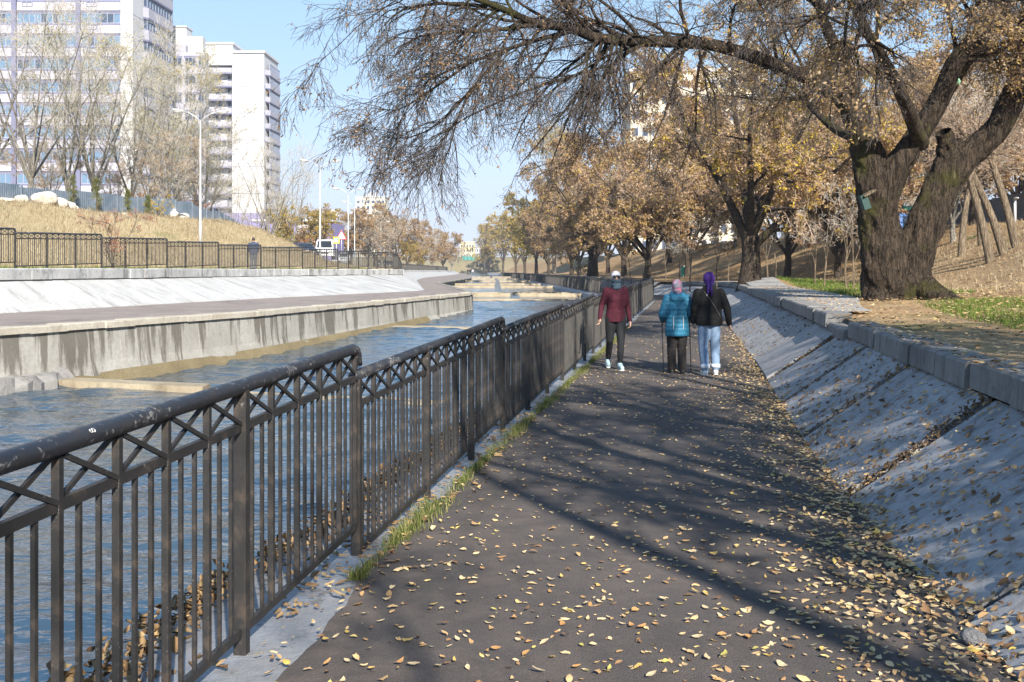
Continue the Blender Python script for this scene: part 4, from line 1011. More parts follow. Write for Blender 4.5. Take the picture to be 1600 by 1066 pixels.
elm = thing('elm_tree', 'huge old elm with a split dark trunk and a long limb reaching over the path', 'tree', eb)
link('trunk', etr, elm); link('crown', ecr, elm)

# ---- tree kinds shared by the rest
K_ELM = [make_tree(100 + i, 11, .42, .20, 9, 1.25, 10, 9, 5, .12, .14, 13, 'elm', 'bark_elm', 'twig_brown', ('leaf_tan', 'leaf_tan', 'leaf_brown', 'leaf_yellow'), minr=.008) for i in range(2)]
K_TAN = [make_tree(120 + i, 10, .19, .17, 9, 1.2, 9, 8, 5, .07, .17, 12, 'elm', 'bark_dark', 'twig_brown', ('leaf_tan', 'leaf_brown', 'leaf_tan', 'leaf_amber'), minr=.010) for i in range(3)]
K_YEL = [make_tree(130 + i, 10, .20, .18, 8, .85, 8, 7, 4, .03, .20, 11, 'up', 'bark_dark', 'twig_brown', ('leaf_yellow', 'leaf_olive', 'leaf_amber'), minr=.012) for i in range(2)]
K_BARE = [make_tree(140 + i, 12, .15, .16, 8, .85, 7, 8, 4, -.02, .09, 1, 'up', 'bark_grey', 'twig_grey', ('leaf_olive',), minr=.007, twigL=1.1) for i in range(3)]
K_OLV = [make_tree(150 + i, 13, .13, .14, 8, .55, 8, 8, 5, -.02, .10, 3, 'up', 'bark_grey', 'twig_grey', ('leaf_olive', 'leaf_olive', 'leaf_yellow'), minr=.010) for i in range(2)]
K_GREY = [make_tree(160 + i, 9, .15, .15, 8, 1.0, 8, 8, 5, 0, .12, 4, 'elm', 'bark_grey', 'twig_grey', ('leaf_brown', 'leaf_tan'), minr=.012) for i in range(2)]
K_POP = [make_tree(170, 16, .22, .2, 5, .5, 6, 6, 4, 0, .17, 5, 'poplar', 'bark_grey', 'twig_grey', ('leaf_yellow', 'leaf_amber', 'leaf_olive'), minr=.012)]
K_SAP = [make_tree(180 + i, 3.6, .03, .35, 4, .5, 4, 3, 2, 0, .06, 1, 'up', 'bark_tan', 'twig_grey', ('leaf_tan',), minr=.005) for i in range(2)]
K_BUSH = {n: make_tree(190 + i, 2.4, .05, .08, 9, 1.3, 5, 5, 3, 0, .09, 6, 'elm', 'bark_grey', 'twig_grey', (m,), minr=.006) for i, (n, m) in enumerate((('red', 'leaf_red'), ('yellow', 'leaf_yellow'), ('olive', 'leaf_olive'), ('brown', 'leaf_brown')))}
K_DRY = make_tree(199, 2.2, .03, .08, 9, 1.1, 6, 6, 4, .02, .05, 1, 'up', 'bark_tan', 'twig_brown', ('leaf_red',), minr=.006)

GR = 'autumn trees along the river-side path'
tree_at(K_ELM[0], 1172, 50, 'stout elm with amber leaves low on its crown beside the end of the kerb', GR, 1.08, 2.2)
tree_at(K_ELM[1], 926, 125, 'dark-trunked elm with spreading limbs above the bend of the railing', GR, 1.45, 0.4)
for i, (x, Y, k, s, lab) in enumerate([(1075, 84, K_TAN[0], 1.35, 'tan-leaved tree filling the gap between the two stout elms'), (1010, 74, K_TAN[2], 1.25, 'tan-leaved tree over the grassy bank before the green bin'), (893, 150, K_TAN[1], 1.35, 'thin-trunked tan tree beyond the dark-trunked elm'), (866, 200, K_POP[0], 1.6, 'tall golden poplar rising above the row of trees'),
        (858, 190, K_TAN[2], 1.3, 'brownish tree below the tall golden poplar'), (838, 215, K_YEL[0], 1.75, 'golden-leaved tree beside the tall poplar'), (820, 260, K_YEL[0], 1.6, 'yellow tree in the distant row near the railing'), (806, 300, K_YEL[1], 1.65, 'small yellow-brown tree in the distant row behind the yellow one'),
        (786, 400, K_YEL[1], 2.2, 'broad yellow-green tree at the far end of the canal'), (764, 428, K_YEL[0], 1.8, 'yellow tree standing next to the distant green fence'), (757, 429, K_POP[0], 1.1, 'small pointed poplar far down the canal'), (950, 150, K_YEL[1], 1.5, 'yellowish tree far behind the dark-trunked elm'), (1120, 130, K_GREY[1], 1.9, 'bare grey-brown tree deep behind the stout elm'), (975, 112, K_TAN[1], 1.6, 'tall tan tree directly behind the dark-trunked elm'), (1045, 120, K_TAN[0], 1.75, 'tallest tan tree before the wide white high-rise'), (1150, 100, K_TAN[2], 1.5, 'tan tree rising right behind the stout elm crown'), (905, 165, K_TAN[0], 1.5, 'tan tree over the bend, behind the thin-trunked one')]):
    tree_at(k, x, Y, lab, GR, s, i * 1.3)
GH = 'trees on the leafy hillside'
for i, (x, Y, k, s, lab) in enumerate([(1250, 82, K_GREY[0], 1.2, 'brown twiggy tree on the hillside behind the stout elm'), (1290, 100, K_TAN[0], 1.3, 'tan tree on top of the hillside before the white tower'), (1330, 90, K_GREY[1], 1.3, 'grey twiggy tree just beside the old elm trunk on the hill'), (1210, 110, K_TAN[1], 1.3, 'far tan tree above the shaded hillside'),
        (1440, 70, K_TAN[2], 1.1, 'tan tree seen between the stems of the old elm'), (1400, 100, K_GREY[0], 1.4, 'far brown tree behind the old elm'), (1490, 56, K_GREY[1], .95, 'slim pale-stemmed tree behind the old elm on the hilltop'), (1520, 60, K_TAN[0], .95, 'tan tree on the hilltop before the metal fence'), (1640, 60, K_GREY[0], 1.2, 'large twiggy tree on the hilltop at the picture edge'), (1590, 75, K_TAN[1], 1.3, 'tan tree behind the leaning trunks'), (1230, 66, K_TAN[2], 1.1, 'full tan tree between the two elms on the grassy bank'), (1310, 60, K_TAN[0], 1.05, 'tan tree with drooping twigs close to the old elm'), (1375, 75, K_TAN[1], 1.35, 'tan tree whose crown fills the gap left of the old elm stems'.replace('left of', 'beside')), (1460, 90, K_TAN[0], 1.5, 'tall tan tree filling the fork of the old elm')]):
    tree_at(k, x, Y, lab, GH, s, i * 2.1)
# leaning pale trunks on the hilltop
def leaner(x, Y, dx, H, label, seed):
    g = np.random.default_rng(seed); T = Tree(); a, r = spline([(0, 0, -.3), (dx * .35, .1, H * .25), (dx * .8, .1, H * .5), (dx * 1.0, 0, H * .62), (dx * 1.05, 0, H * .8)], [.19, .15, .13, .11, .07], 14); T.wood(a[None], r[None], 10)
    P1, R1 = grow(g, a[None], r[None], 9, (1.6, 3.0), (25, 60), .55, 1, 7, .02, .12, .10, .6, .25); T.wood(P1, R1, 6)
    P2, R2 = grow(g, P1, R1, 7, (.8, 1.7), (25, 60), .2, 1, 5, .03, .14, 0, .6, .3); T.wood(P2, R2, 4)
    P3, R3 = grow(g, P2, R2, 7, (.4, .9), (25, 60), .2, 1, 4, .05, .15, 0, .6, .5); T.twig(P3, np.maximum(R3, .006), 3)
    T.leaf(*leaves_on(g, P3, 2, .09, .06), 0)
    return tree_at(T.meshes(M['bark_tan'], M['twig_brown'], [M['leaf_tan']]), x, Y, label, 'leaning trees on the hilltop')
leaner(1550, 39.5, -1.0, 6.4, 'slanting pale-barked tree, tallest of the leaning group on the hilltop', 1); leaner(1572, 40, -1.5, 6.0, 'strongly leaning pale tree in the hilltop group', 2)
leaner(1590, 40.5, -1.1, 6.2, 'forked leaning tree at the outer side of the hilltop group', 3); leaner(1502, 46, .4, 5.4, 'thin forked pale tree alone in front of the metal fence', 4); leaner(1535, 48, -.3, 5.6, 'upright thin tree between the forked one and the leaning group', 5)
for i, (x, Y, h, lab) in enumerate([(1274, 44, 0, 'thin sapling tied to a stake on the grass between the elms'), (1288, 40, 0, 'pale thin sapling nearer the kerb between the elms'), (1322, 38, 0, 'thin sapling close to the old elm trunk'), (1334, 36, 0, 'slanting whitish sapling touching the old elm trunk in view'), (1212, 52, 0, 'thin sapling just beside the stout elm trunk'),
        (1200, 60, 0, 'small sapling behind the stout elm'), (1062, 62, 0, 'thin pale sapling in the middle of the grassy bank'), (1078, 60, 0, 'thin pale sapling next to the shaded bank'), (1120, 58, 0, 'thin sapling above the purple headscarf'), (1138, 62, 0, 'small whippy sapling before the stout elm'), (1040, 70, 0, 'far thin sapling near the green bin'), (985, 84, 0, 'distant sapling by the railing bend')]):
    tree_at(K_SAP[i % 2], x, Y, lab, 'young saplings on the grassy bank', 1.0 + .1 * (i % 3), i, name='sapling')
# ---- across the water: bare and yellowing trees before the towers
GL = 'trees in front of the towers'
for i, (x, Y, k, s, lab) in enumerate([(48, 56, K_BARE[0], .96, 'bare pale tree with a thick forked trunk behind the corrugated fence'), (-20, 60, K_BARE[1], 1.0, 'bare tree cut by the picture edge'), (105, 60, K_OLV[0], .85, 'olive-leaved tree second from the bare forked one'), (150, 66, K_BARE[2], 1.05, 'tall bare tree before the middle of the large tower'),
        (205, 72, K_BARE[1], .9, 'pale bare tree before the white corner pier of the tower'), (235, 80, K_OLV[1], 1.15, 'upright olive tree before the tower side windows'), (268, 88, K_OLV[0], 1.25, 'tallest yellowish-green tree between the two towers'), (300, 96, K_BARE[0], 1.05, 'bare grey tree beside the tall lamp'), (318, 100, K_OLV[1], 1.15, 'slim olive tree at the edge of the white tower'),
        (175, 75, K_GREY[0], .6, 'low brown tree behind the corrugated fence'), (262, 70, K_GREY[1], .7, 'short twiggy tree by the pair of boulders'), (75, 70, K_GREY[1], .65, 'brown twiggy tree low behind the boulder pile'), (365, 120, K_BARE[2], .85, 'thin bare tree before the blank white tower wall'), (420, 100, K_BARE[1], .95, 'bare tree with wide branches just past the white tower'),
        (400, 88, K_BARE[0], .45, 'small bare shrubby tree on the slope end'), (455, 140, K_BARE[2], 1.25, 'wide grey bare tree against the sky past the white tower'), (440, 125, K_YEL[0], .65, 'yellow tree before the purple building'), (497, 150, K_YEL[1], .8, 'green-yellow tree beside the second tall lamp'), (470, 160, K_TAN[0], .85, 'brown tree behind the green-yellow one')]):
    tree_at(k, x, Y, lab, GL, s, i * 1.7)
GB = 'trees along the distant road'
for i, (x, Y, k, s, lab) in enumerate([(548, 190, K_TAN[1], 1.1, 'reddish brown tree behind the triangular sign'), (575, 200, K_GREY[0], 1.1, 'grey twiggy tree behind the lamp posts'), (598, 195, K_GREY[1], 1.25, 'big bare grey bush-like tree beside the single lamp'), (620, 215, K_TAN[2], 1.25, 'tallest tan tree of the distant row'), (640, 235, K_GREY[0], 1.4, 'grey-brown tree over the yellow bushes'),
        (660, 255, K_TAN[0], 1.2, 'tan tree with yellow bushes at its foot'), (676, 280, K_GREY[1], 1.25, 'greyish tree near the end of the distant row'), (692, 310, K_TAN[1], 1.2, 'small brown tree near the end of the distant row'), (706, 350, K_GREY[0], 1.2, 'last grey tree of the distant row before the yellow building'), (636, 200, K_YEL[1], .55, 'yellow shrubby tree behind the railing corner'), (655, 225, K_YEL[0], .5, 'second yellow shrubby tree past the railing corner'), (585, 230, K_TAN[0], 1.4, 'tan tree in front of the far pale high-rise')]):
    tree_at(k, x, Y, lab, GB, s, i * 1.1)
for x, Y, n, s, lab in [(483, 112, 'red', .95, 'bright orange-red bush beside the white van'), (177, 36.5, None, .95, 'dry reddish bush behind the railing across the water'), (300, 74, 'red', .7, 'dull red bush below the white tower'), (436, 108, 'olive', 1.2, 'dark olive bush beside the half hidden white car'), (455, 112, 'olive', 1.0, 'olive bush between the white car and the orange bush'),
        (248, 62, 'yellow', .55, 'small yellowish bush before the corrugated fence'), (1308, 84, 'yellow', 1.1, 'yellow-green bush on top of the hillside'), (1265, 92, 'red', 1.5, 'reddish young tree on top of the hillside'), (905, 120, 'olive', .9, 'green bush under the trees by the distant railing'), (215, 66, 'brown', .8, 'brown bush behind the corrugated fence')]:
    me = K_DRY if n is None else K_BUSH[n]; tree_at(me, x, Y, lab, None, s, 1.0, name='bush', cat='bush')
# small young pines by the corrugated fence
def pine(x, Y, H, label, seed):
    g = np.random.default_rng(seed); T = Tree(); a, r = spline([(0, 0, -.1), (0, 0, H * .5), (0.02, 0, H)], [.04, .025, .006], 8); T.wood(a[None], r[None], 6)
    P1, R1 = grow(g, a[None], r[None], 46, (H * .16, H * .30), (50, 75), .10, .97, 4, -.02, .05, .1, .5, .3, lenfall=.75); T.twig(P1, R1, 3)
    P2, R2 = grow(g, P1, R1, 4, (H * .05, H * .09), (25, 50), .2, 1, 3, 0, .05, .1, .6, .4); T.twig(P2, R2, 3)
    T.leaf(*leaves_on(g, np.concatenate([P2]), 12, .12, .03, 0, 0, .12), 0)
    return tree_at(T.meshes(M['bark_tan'], M['twig_brown'], [M['leaf_pine']]), x, Y, label, 'young pines by the corrugated fence', name='pine_tree')
pine(113, 55, 1.9, 'young pine at the low end of the boulder pile', 1); pine(151, 56.4, 2.1, 'tallest young pine before the corrugated fence', 2); pine(199, 59.4, 1.6, 'young pine beside the flat sunken stone', 3); pine(230, 61.5, 1.2, 'smallest young pine before the corrugated fence', 4)
# ---- trees standing behind the camera on the path-side bank: they shade the path
def behind(x, Y, me, s, rz, label):
    o = thing('elm_tree', label, 'tree', (x, Y, bank(x, max(Y, -11.5))), rz, 'elms upstream that shade the path'); o.scale = (s,) * 3; link('trunk', me[0], o); link('crown', me[1], o)
K_UP = [make_tree(210 + i, 11, .42, .22, 8, 1.2, 8, 8, 4, .12, .11, 7, 'elm', 'bark_elm', 'twig_brown', ('leaf_tan', 'leaf_amber'), minr=.008) for i in range(2)]
behind(6.0, -7.5, K_UP[0], 1.0, 0.6, 'spreading elm upstream of the viewpoint beside the kerb')
behind(5.8, -2.2, K_UP[0], .85, 3.9, 'elm upstream between the viewpoint and the spreading elm')
behind(6.8, 3.2, K_UP[1], .8, 2.6, 'elm standing on the bank beside the viewpoint')
# ------------------------------------------------------------------ towers and distant buildings
def plaster(name, col, dirt=.85):
    m = mat(name, col, 0.8, spec=0.3); t = NT(m); w = t.coord('World'); n = t.noise(w, .35, 5, .6); t.color(t.mix(t.val(n, .3, .75), col, tuple(x * dirt for x in col))); M[name] = m
plaster('wall_white', (0.53, 0.53, 0.55)); plaster('wall_pale_lilac', (0.36, 0.36, 0.42)); plaster('wall_lilac', (0.155, 0.16, 0.25)); plaster('wall_purple', (0.24, 0.22, 0.42)); plaster('wall_cream', (0.62, 0.56, 0.45)); plaster('wall_yellow', (0.72, 0.62, 0.32)); plaster('wall_grey', (0.45, 0.45, 0.46))
gm = mat('window_glass', (0.10, 0.17, 0.26), 0.06, 0.0, 0.9); gm.node_tree.nodes['Principled BSDF'].inputs['IOR'].default_value = 1.9; M['window_glass'] = gm
gd = mat('window_dark', (0.05, 0.07, 0.11), 0.08, 0.0, 0.8); M['window_dark'] = gd
M['window_frame'] = mat('window_frame', (0.30, 0.31, 0.40), 0.5)
def X_(x, Y): return (x - 800) / FPX * Y
def Z_(y, Y): return CAMZ - (y - HY) / FPX * Y
_pane = {}
def pane_mesh(w, h, mt):
    k = (round(w, 2), round(h, 2), mt)
    if k not in _pane:
        b = MB(); b.box((w / 2, 0, h / 2), (w - .06, .04, h - .06)); _pane[k] = b.mesh('pane', M[mt])
    return _pane[k]
prg = np.random.default_rng(31)
def window_run(parent, org, ud, w, h, n, mt='window_glass', singles=True):
    """a band of n panes in a frame; ud = direction along the wall in plan (unit), org = its lower corner"""
    rz = math.atan2(ud[1], ud[0]); b = MB(); pw = w / n
    b.box((w / 2, .05, .04), (w, .12, .08)); b.box((w / 2, .05, h - .04), (w, .12, .08))
    for i in range(n + 1): b.box((min(max(i * pw, .03), w - .03), .05, h / 2), (.07, .10, h - .16))
    f = b.build('window', M['window_frame'], parent, loc=org, rot=(0, 0, rz))
    if singles:
        for i in range(n): link('pane', pane_mesh(pw, h, mt if prg.random() > .2 else 'window_dark'), f, (i * pw, .07, 0), (prg.normal(0, .012), 0, prg.normal(0, .02)))
    else:
        b = MB()
        for i in range(n): b.box(((i + .5) * pw, .07, h / 2), (pw - .06, .04, h - .06))
        tag(b.build('pane', M[mt], f), kind='stuff')
    return f
def wbox(parent, name, m, x0, x1, y0, y1, z0, z1):
    b = MB(); b.box(((x0 + x1) / 2, (y0 + y1) / 2, (z0 + z1) / 2), (x1 - x0, y1 - y0, z1 - z0)); return b.build(name, m, parent)
# large tower: front faces the camera, its side runs away along the canal
Y1 = 131.0; zg = 1.0
T1 = thing('apartment_tower', 'large lilac-banded apartment tower with long window bands and a white corner pier', 'building', (0, 0, 0))
xa, xb, xc = X_(-330, Y1), X_(190, Y1), X_(209, Y1)
wbox(T1, 'wall', M['wall_pale_lilac'], xa, xb + .2, Y1 + .35, Y1 + 16, zg - 2, 62)
wbox(T1, 'corner_pier', M['wall_white'], xb, xc, Y1 - .4, Y1 + 6.5, zg - 2, 62.5)
for k in range(21):
    zj = zg + 1.4 + k * 3.02; wbox(T1, 'pier_joint', M['wall_lilac'], xb - .005, xc + .005, Y1 - .41, Y1 + 6.51, zj, zj + .08)
cols = [(-330, -110), (-104, 17), (26, 118), (126, 187)]
zc0 = Z_(28, Y1)
for k in range(-3, 12):
    zc = zc0 - k * 3.02; z0, z1 = zc - .68, zc + .68
    if zc < 3: continue
    for ci, (p0, p1) in enumerate(cols):
        x0, x1 = X_(p0, Y1), X_(p1, Y1)
        wbox(T1, 'spandrel_band', M['wall_lilac'], x0, x1, Y1 + .12, Y1 + .34, z1 + .0, z1 + .30)
        wbox(T1, 'spandrel_band', M['wall_lilac'], x0, x1, Y1 + .12, Y1 + .34, z0 - .26, z0)
        wbox(T1, 'parapet_panel', M['wall_pale_lilac'], x0, x1, Y1 + .02, Y1 + .345, z0 - 1.36, z0 - .262)
        n = max(2, round((x1 - x0) / .80))
        window_run(T1, (x0, Y1 + .16, z0), (1, 0), x1 - x0, z1 - z0, n, singles=(ci > 0 and -2 < k < 8))
for p in (21.5, 122, -107):
    x = X_(p, Y1); wbox(T1, 'pilaster', M['wall_lilac'], x - .30, x + .30, Y1 - .12, Y1 + .3, zg - 2, 62)
    for k in range(6): # frames for air conditioners beside the pilasters
        b = MB(); zz = zc0 + 1.7 - k * 3.02; x2 = x + 1.2
        for a_, c_ in (((x2, Y1 - .3, zz), (x2 + 1.3, Y1 - .3, zz)), ((x2, Y1 - .3, zz + .55), (x2 + 1.3, Y1 - .3, zz + .55)), ((x2, Y1 - .3, zz), (x2, Y1 - .3, zz + .55)), ((x2 + 1.3, Y1 - .3, zz), (x2 + 1.3, Y1 - .3, zz + .55)), ((x2 + .6, Y1 - .3, zz), (x2 + .6, Y1 - .3, zz + .55))): b.bar(a_, c_, .05)
        b.build('unit_frame', M['window_frame'], T1)
# side of the large tower with angled bays
xs = xc - .6
side = [(xs + .2, Y1 + 2.6), (xs + 1.1, Y1 + 4.0), (xs + 1.5, Y1 + 12.5), (xs + .6, Y1 + 14.0)]
def wallstrip(parent, name, m, pts, z0, z1, depth=.3):
    b = MB(); V = []; n = len(pts)
    for x, y in pts: V += [(x, y, z0), (x, y, z1), (x - depth, y + .02, z1), (x - depth, y + .02, z0)]
    F = []
    for i in range(n - 1):
        a = i * 4; c = a + 4; F += [(a, c, c + 1, a + 1), (a + 1, c + 1, c + 2, a + 2), (a + 3, a, c, c + 3)[::-1], (a + 2, c + 2, c + 3, a + 3)]
    F += [(0, 1, 2, 3), ((n - 1) * 4 + 3, (n - 1) * 4 + 2, (n - 1) * 4 + 1, (n - 1) * 4)]
    b.add(V, F); me = b.mesh(name, m); recalc(me); return link(name, me, parent)
wbox(T1, 'side_wall', M['wall_white'], xc - 3, xs + .25, Y1 + 6, Y1 + 16, zg - 2, 62)
for k in range(-3, 12):
    zc = zc0 - k * 3.02; z0, z1 = zc - .68, zc + .68
    if zc < 3: continue
    wallstrip(T1, 'parapet_panel', M['wall_pale_lilac'], side, z0 - 1.4, z0 - .1); wallstrip(T1, 'spandrel_band', M['wall_lilac'], side, z0 - .1, z0, .32); wallstrip(T1, 'spandrel_band', M['wall_lilac'], side, z1, z1 + .26, .32)
    for (xp, yp), (xq, yq) in zip(side[:-1], side[1:]):
        d = math.hypot(xq - xp, yq - yp); window_run(T1, (xp - .18, yp, z0), ((xq - xp) / d, (yq - yp) / d), d, z1 - z0, max(2, round(d / .9)), 'window_dark', singles=(0 <= k < 7 and d > 3))
wbox(T1, 'bay_core', M['wall_pale_lilac'], xs - 1.5, xs - .5, Y1 + 2.7, Y1 + 14, zg - 2, 60)
# middle tower, stepped top with a blank white attic
Y2 = 166.0
T2 = thing('apartment_tower', 'narrow stepped white tower with dark window bays between the two larger ones', 'building', (0, 0, 0))
x0, x1, x2, x3 = X_(258, Y2), X_(290, Y2), X_(312, Y2), X_(322, Y2)
wbox(T2, 'wall', M['wall_pale_lilac'], x0, x1, Y2, Y2 + 5, 0, Z_(70, Y2)); wbox(T2, 'attic', M['wall_white'], x0 - 1, X_(288, Y2), Y2 + 1, Y2 + 4, Z_(70, Y2), Z_(41, Y2)); wbox(T2, 'attic_cornice', M['wall_white'], x0 - 1.2, X_(289, Y2), Y2 + .8, Y2 + 4.2, Z_(41, Y2), Z_(38.5, Y2))
wbox(T2, 'stair_wall', M['wall_white'], X_(288, Y2), x2, Y2 + 1.5, Y2 + 3.2, 0, Z_(54, Y2)); wbox(T2, 'bay_wall', M['wall_pale_lilac'], x1 - .5, x3, Y2 - .3, Y2 + 1.4, 0, Z_(82, Y2))
for k in range(11):
    zc = Z_(97, Y2) - k * 3.0
    if zc < 3: continue
    for xA, xB, yy in ((X_(272, Y2), X_(284, Y2), Y2 - .12), (X_(290, Y2), X_(307, Y2), Y2 - .42), (X_(311, Y2), X_(320, Y2), Y2 - .42)):
        wbox(T2, 'spandrel_band', M['wall_lilac'], xA - .15, xB + .15, yy - .02, yy + .2, zc + .72, zc + .95); window_run(T2, (xA, yy, zc - .7), (1, 0), xB - xA, 1.4, max(2, round((xB - xA) / .7)), 'window_dark', singles=False)
# white tower with lilac balconies
Y3 = 222.0
T3 = thing('apartment_tower', 'white tower with a stack of lilac balconies and a blank wall', 'building', (0, 0, 0))
xA, xB, xC, xD = X_(318, Y3), X_(366, Y3), X_(412.5, Y3), X_(412.5, Y3)
zt1, zt2 = Z_(70, Y3), Z_(83, Y3)
wbox(T3, 'wall', M['wall_white'], xB - .5, xC, Y3, Y3 + 13, 0, zt2); wbox(T3, 'recess_wall', M['wall_white'], xA, xB - .5, Y3 + 1.6, Y3 + 12, 0, zt1 - 1); wbox(T3, 'attic', M['wall_white'], xA - .6, X_(364, Y3), Y3 - .2, Y3 + 11, Z_(102, Y3), zt1); wbox(T3, 'roof_cornice', M['wall_white'], xA - .8, X_(366, Y3), Y3 - .45, Y3 + 11.2, zt1, zt1 + .5)
wbox(T3, 'roof_cornice', M['wall_white'], xB - .6, xC + .3, Y3 - .3, Y3 + 13.2, zt2, zt2 + .5)
wbox(T3, 'lilac_edge', M['wall_lilac'], xA - .9, xA + .5, Y3 - .1, Y3 + 2, 0, Z_(102, Y3))
pitch = 21.0 / FPX * Y3; ztop = Z_(108, Y3)
for k in range(13):
    zk = ztop - k * pitch
    if zk < 3: continue
    wbox(T3, 'balcony', M['wall_pale_lilac'], xA + .3, xB - .6, Y3 - .05, Y3 + 1.4, zk - .75, zk + .3); wbox(T3, 'balcony_edge', M['wall_lilac'], xA + .25, xB - .55, Y3 - .1, Y3 + 1.5, zk - 1.1, zk - .76)
    for pxl in (338, 357):
        xx = X_(pxl, Y3); b = MB(); b.box((xx, Y3 + 1.5, zk - 1.75), (1.15, .3, 1.25)); f = b.build('window', M['window_frame'], T3)
        for s_ in (-1, 1): 
            b = MB(); b.box((xx + s_ * .26, Y3 + 1.33, zk - 1.75), (.45, .05, 1.1)); b.build('pane', M['window_dark'], f)
    if k % 2 == 1: wbox(T3, 'wall_joint', M['wall_lilac'], xB - .4, xC + .01, Y3 - .015, Y3 + 13.01, zk - .9, zk - .75)
    sd = [(xC, Y3 + 1.0), (xC + .9, Y3 + 2.2), (xC + 1.0, Y3 + 11.5), (xC + .2, Y3 + 12.6)]
    wallstrip(T3, 'side_balcony', M['wall_pale_lilac'], sd, zk - 1.0, zk + .05); wallstrip(T3, 'balcony_edge', M['wall_lilac'], sd, zk - 1.25, zk - 1.0)
    d = 9.3; window_run(T3, (xC + .75, Y3 + 2.2, zk + .1), (0.01, 1), d, 1.5, 9, 'window_dark', singles=False)
wbox(T3, 'entrance_storey', M['wall_purple'], xA - 1, xC + .2, Y3 - .6, Y3 + 3, 0, Z_(333, Y3)); wbox(T3, 'entrance_glass', M['window_glass'], X_(333, Y3), X_(352, Y3), Y3 - .7, Y3 - .55, 0, Z_(340, Y3) + .6)
# low purple shops behind the parked cars
Y4 = 172.0
P = thing('shop_building', 'low purple commercial building behind the trees and parked cars', 'building', (0, 0, 0))
wbox(P, 'wall', M['wall_purple'], X_(394, Y4), X_(462, Y4), Y4, Y4 + 12, 0, Z_(346, Y4)); wbox(P, 'wing_wall', M['wall_purple'], X_(508, Y4), X_(519, Y4), Y4 - 1, Y4 + 12, 0, Z_(349, Y4)); wbox(P, 'front_wall', M['wall_grey'], X_(462, Y4), X_(508, Y4), Y4 + .5, Y4 + 12, 0, Z_(351, Y4)); wbox(P, 'parapet', M['wall_white'], X_(393, Y4), X_(520, Y4), Y4 - .2, Y4 + 12.2, Z_(346, Y4), Z_(343, Y4))
for p0, p1 in ((404, 420), (428, 446), (468, 484), (488, 504)):
    window_run(P, (X_(p0, Y4), Y4 - .12 if p0 < 460 else Y4 + .38, Z_(370, Y4)), (1, 0), X_(p1, Y4) - X_(p0, Y4), 1.6, 3, 'window_dark', singles=False)
# distant blocks
def block(label, x0, x1, ytop, Y, wallm, floors, nper, dpt=14, name='apartment_block', z0=-8):
    o = thing(name, label, 'building', (0, 0, 0)); wbox(o, 'wall', M[wallm], X_(x0, Y), X_(x1, Y), Y, Y + dpt, z0, Z_(ytop, Y)); wbox(o, 'roof', M['wall_grey'], X_(x0, Y) - .3, X_(x1, Y) + .3, Y - .3, Y + dpt + .3, Z_(ytop, Y), Z_(ytop, Y) + .6)
    W = X_(x1, Y) - X_(x0, Y); top = Z_(ytop, Y)
    for k in range(floors):
        z = top - 2.2 - k * 3.0
        b = MB(); g = MB()
        for i in range(nper):
            xx = X_(x0, Y) + W * (i + .5) / nper; b.box((xx, Y - .02, z), (min(1.7, W / nper * .6), .12, 1.6)); g.box((xx, Y - .07, z), (min(1.5, W / nper * .52), .06, 1.4))
        f = b.build('window', M['window_frame'], o); tag(g.build('pane', M['window_dark'], f), kind='stuff')
    return o
block('white high-rise glimpsed between trees past the lamp posts', 511, 531, 331, 330, 'wall_white', 7, 4)
block('pale high-rise with a rounded dark roof far behind the distant trees', 556, 602, 309, 520, 'wall_cream', 9, 6, z0=-10)
b = MB(); b.ell((X_(577, 520), 527, Z_(309, 520)), (4.5, 5, 3.2)); b.build('roof_dome', M['wall_grey'], bpy.data.objects['apartment_block.001'], True)
block('yellow building at the far end of the canal', 719, 741, 379, 620, 'wall_yellow', 3, 5, z0=-12)
block('small white building beside the distant yellow one', 740, 752, 386, 640, 'wall_white', 3, 3, z0=-12)
block('wide pale high-rise hidden behind the tan crowns', 985, 1200, 112, 185, 'wall_cream', 12, 14)
block('second pale tower behind the crown of the old elm', 1250, 1340, 150, 200, 'wall_cream', 10, 6)
# small things on the far and near banks
teal = mat('teal_plastic', (0.02, 0.20, 0.17), 0.5); tealdk = mat('teal_dark', (0.006, 0.04, 0.035), 0.6); M['teal'] = teal
def small(name, label, cat, loc, parts):
    o = thing(name, label, cat, loc)
    for nm, m, f in parts:
        b = MB(); f(b); b.build(nm, m, o)
    return o
xx, yy_ = X_(1070, 86), 86.0
small('litter_bin', 'small teal bin on the grassy hillside before the trees', 'bin', (xx, yy_, bank(xx, yy_)), [('body', teal, lambda b: b.box((0, 0, .45), (.62, .5, .9), taper=1.12)), ('lid', M['wall_grey'], lambda b: b.box((0, 0, .93), (.76, .64, .08))), ('leg', M['lamp_grey'], lambda b: b.box((0, 0, .03), (.3, .3, .1)))])
xx, yy_ = X_(1419, 62), 62.0
small('kiosk', 'small blue kiosk with a green roof seen through the fork of the old elm', 'kiosk', (xx, yy_, bank(xx, yy_)), [('wall', M['sign_blue'], lambda b: b.box((0, 0, 1.0), (2.0, 1.6, 2.0))), ('roof', teal, lambda b: b.box((0, 0, 2.12), (2.4, 2.0, .25))), ('window', M['window_dark'], lambda b: b.box((0, -.82, 1.25), (1.2, .06, .7)))])
p = px(1351, 316, 23.2)
small('bird_house', 'dark teal bird house tilted on the side of the old elm trunk', 'bird house', p, [('body', tealdk, lambda b: b.box((0, 0, 0), (.16, .2, .34), M=Matrix.Rotation(R(-18), 3, 'Y'))), ('roof', M['bark_tan'], lambda b: b.box((.07, -.03, .20), (.30, .3, .04), M=Matrix.Rotation(R(-30), 3, 'Y')))])
p = px(1490, 129, 23.4); M['pale_green'] = mat('pale_green', (0.33, 0.62, 0.42), 0.5)
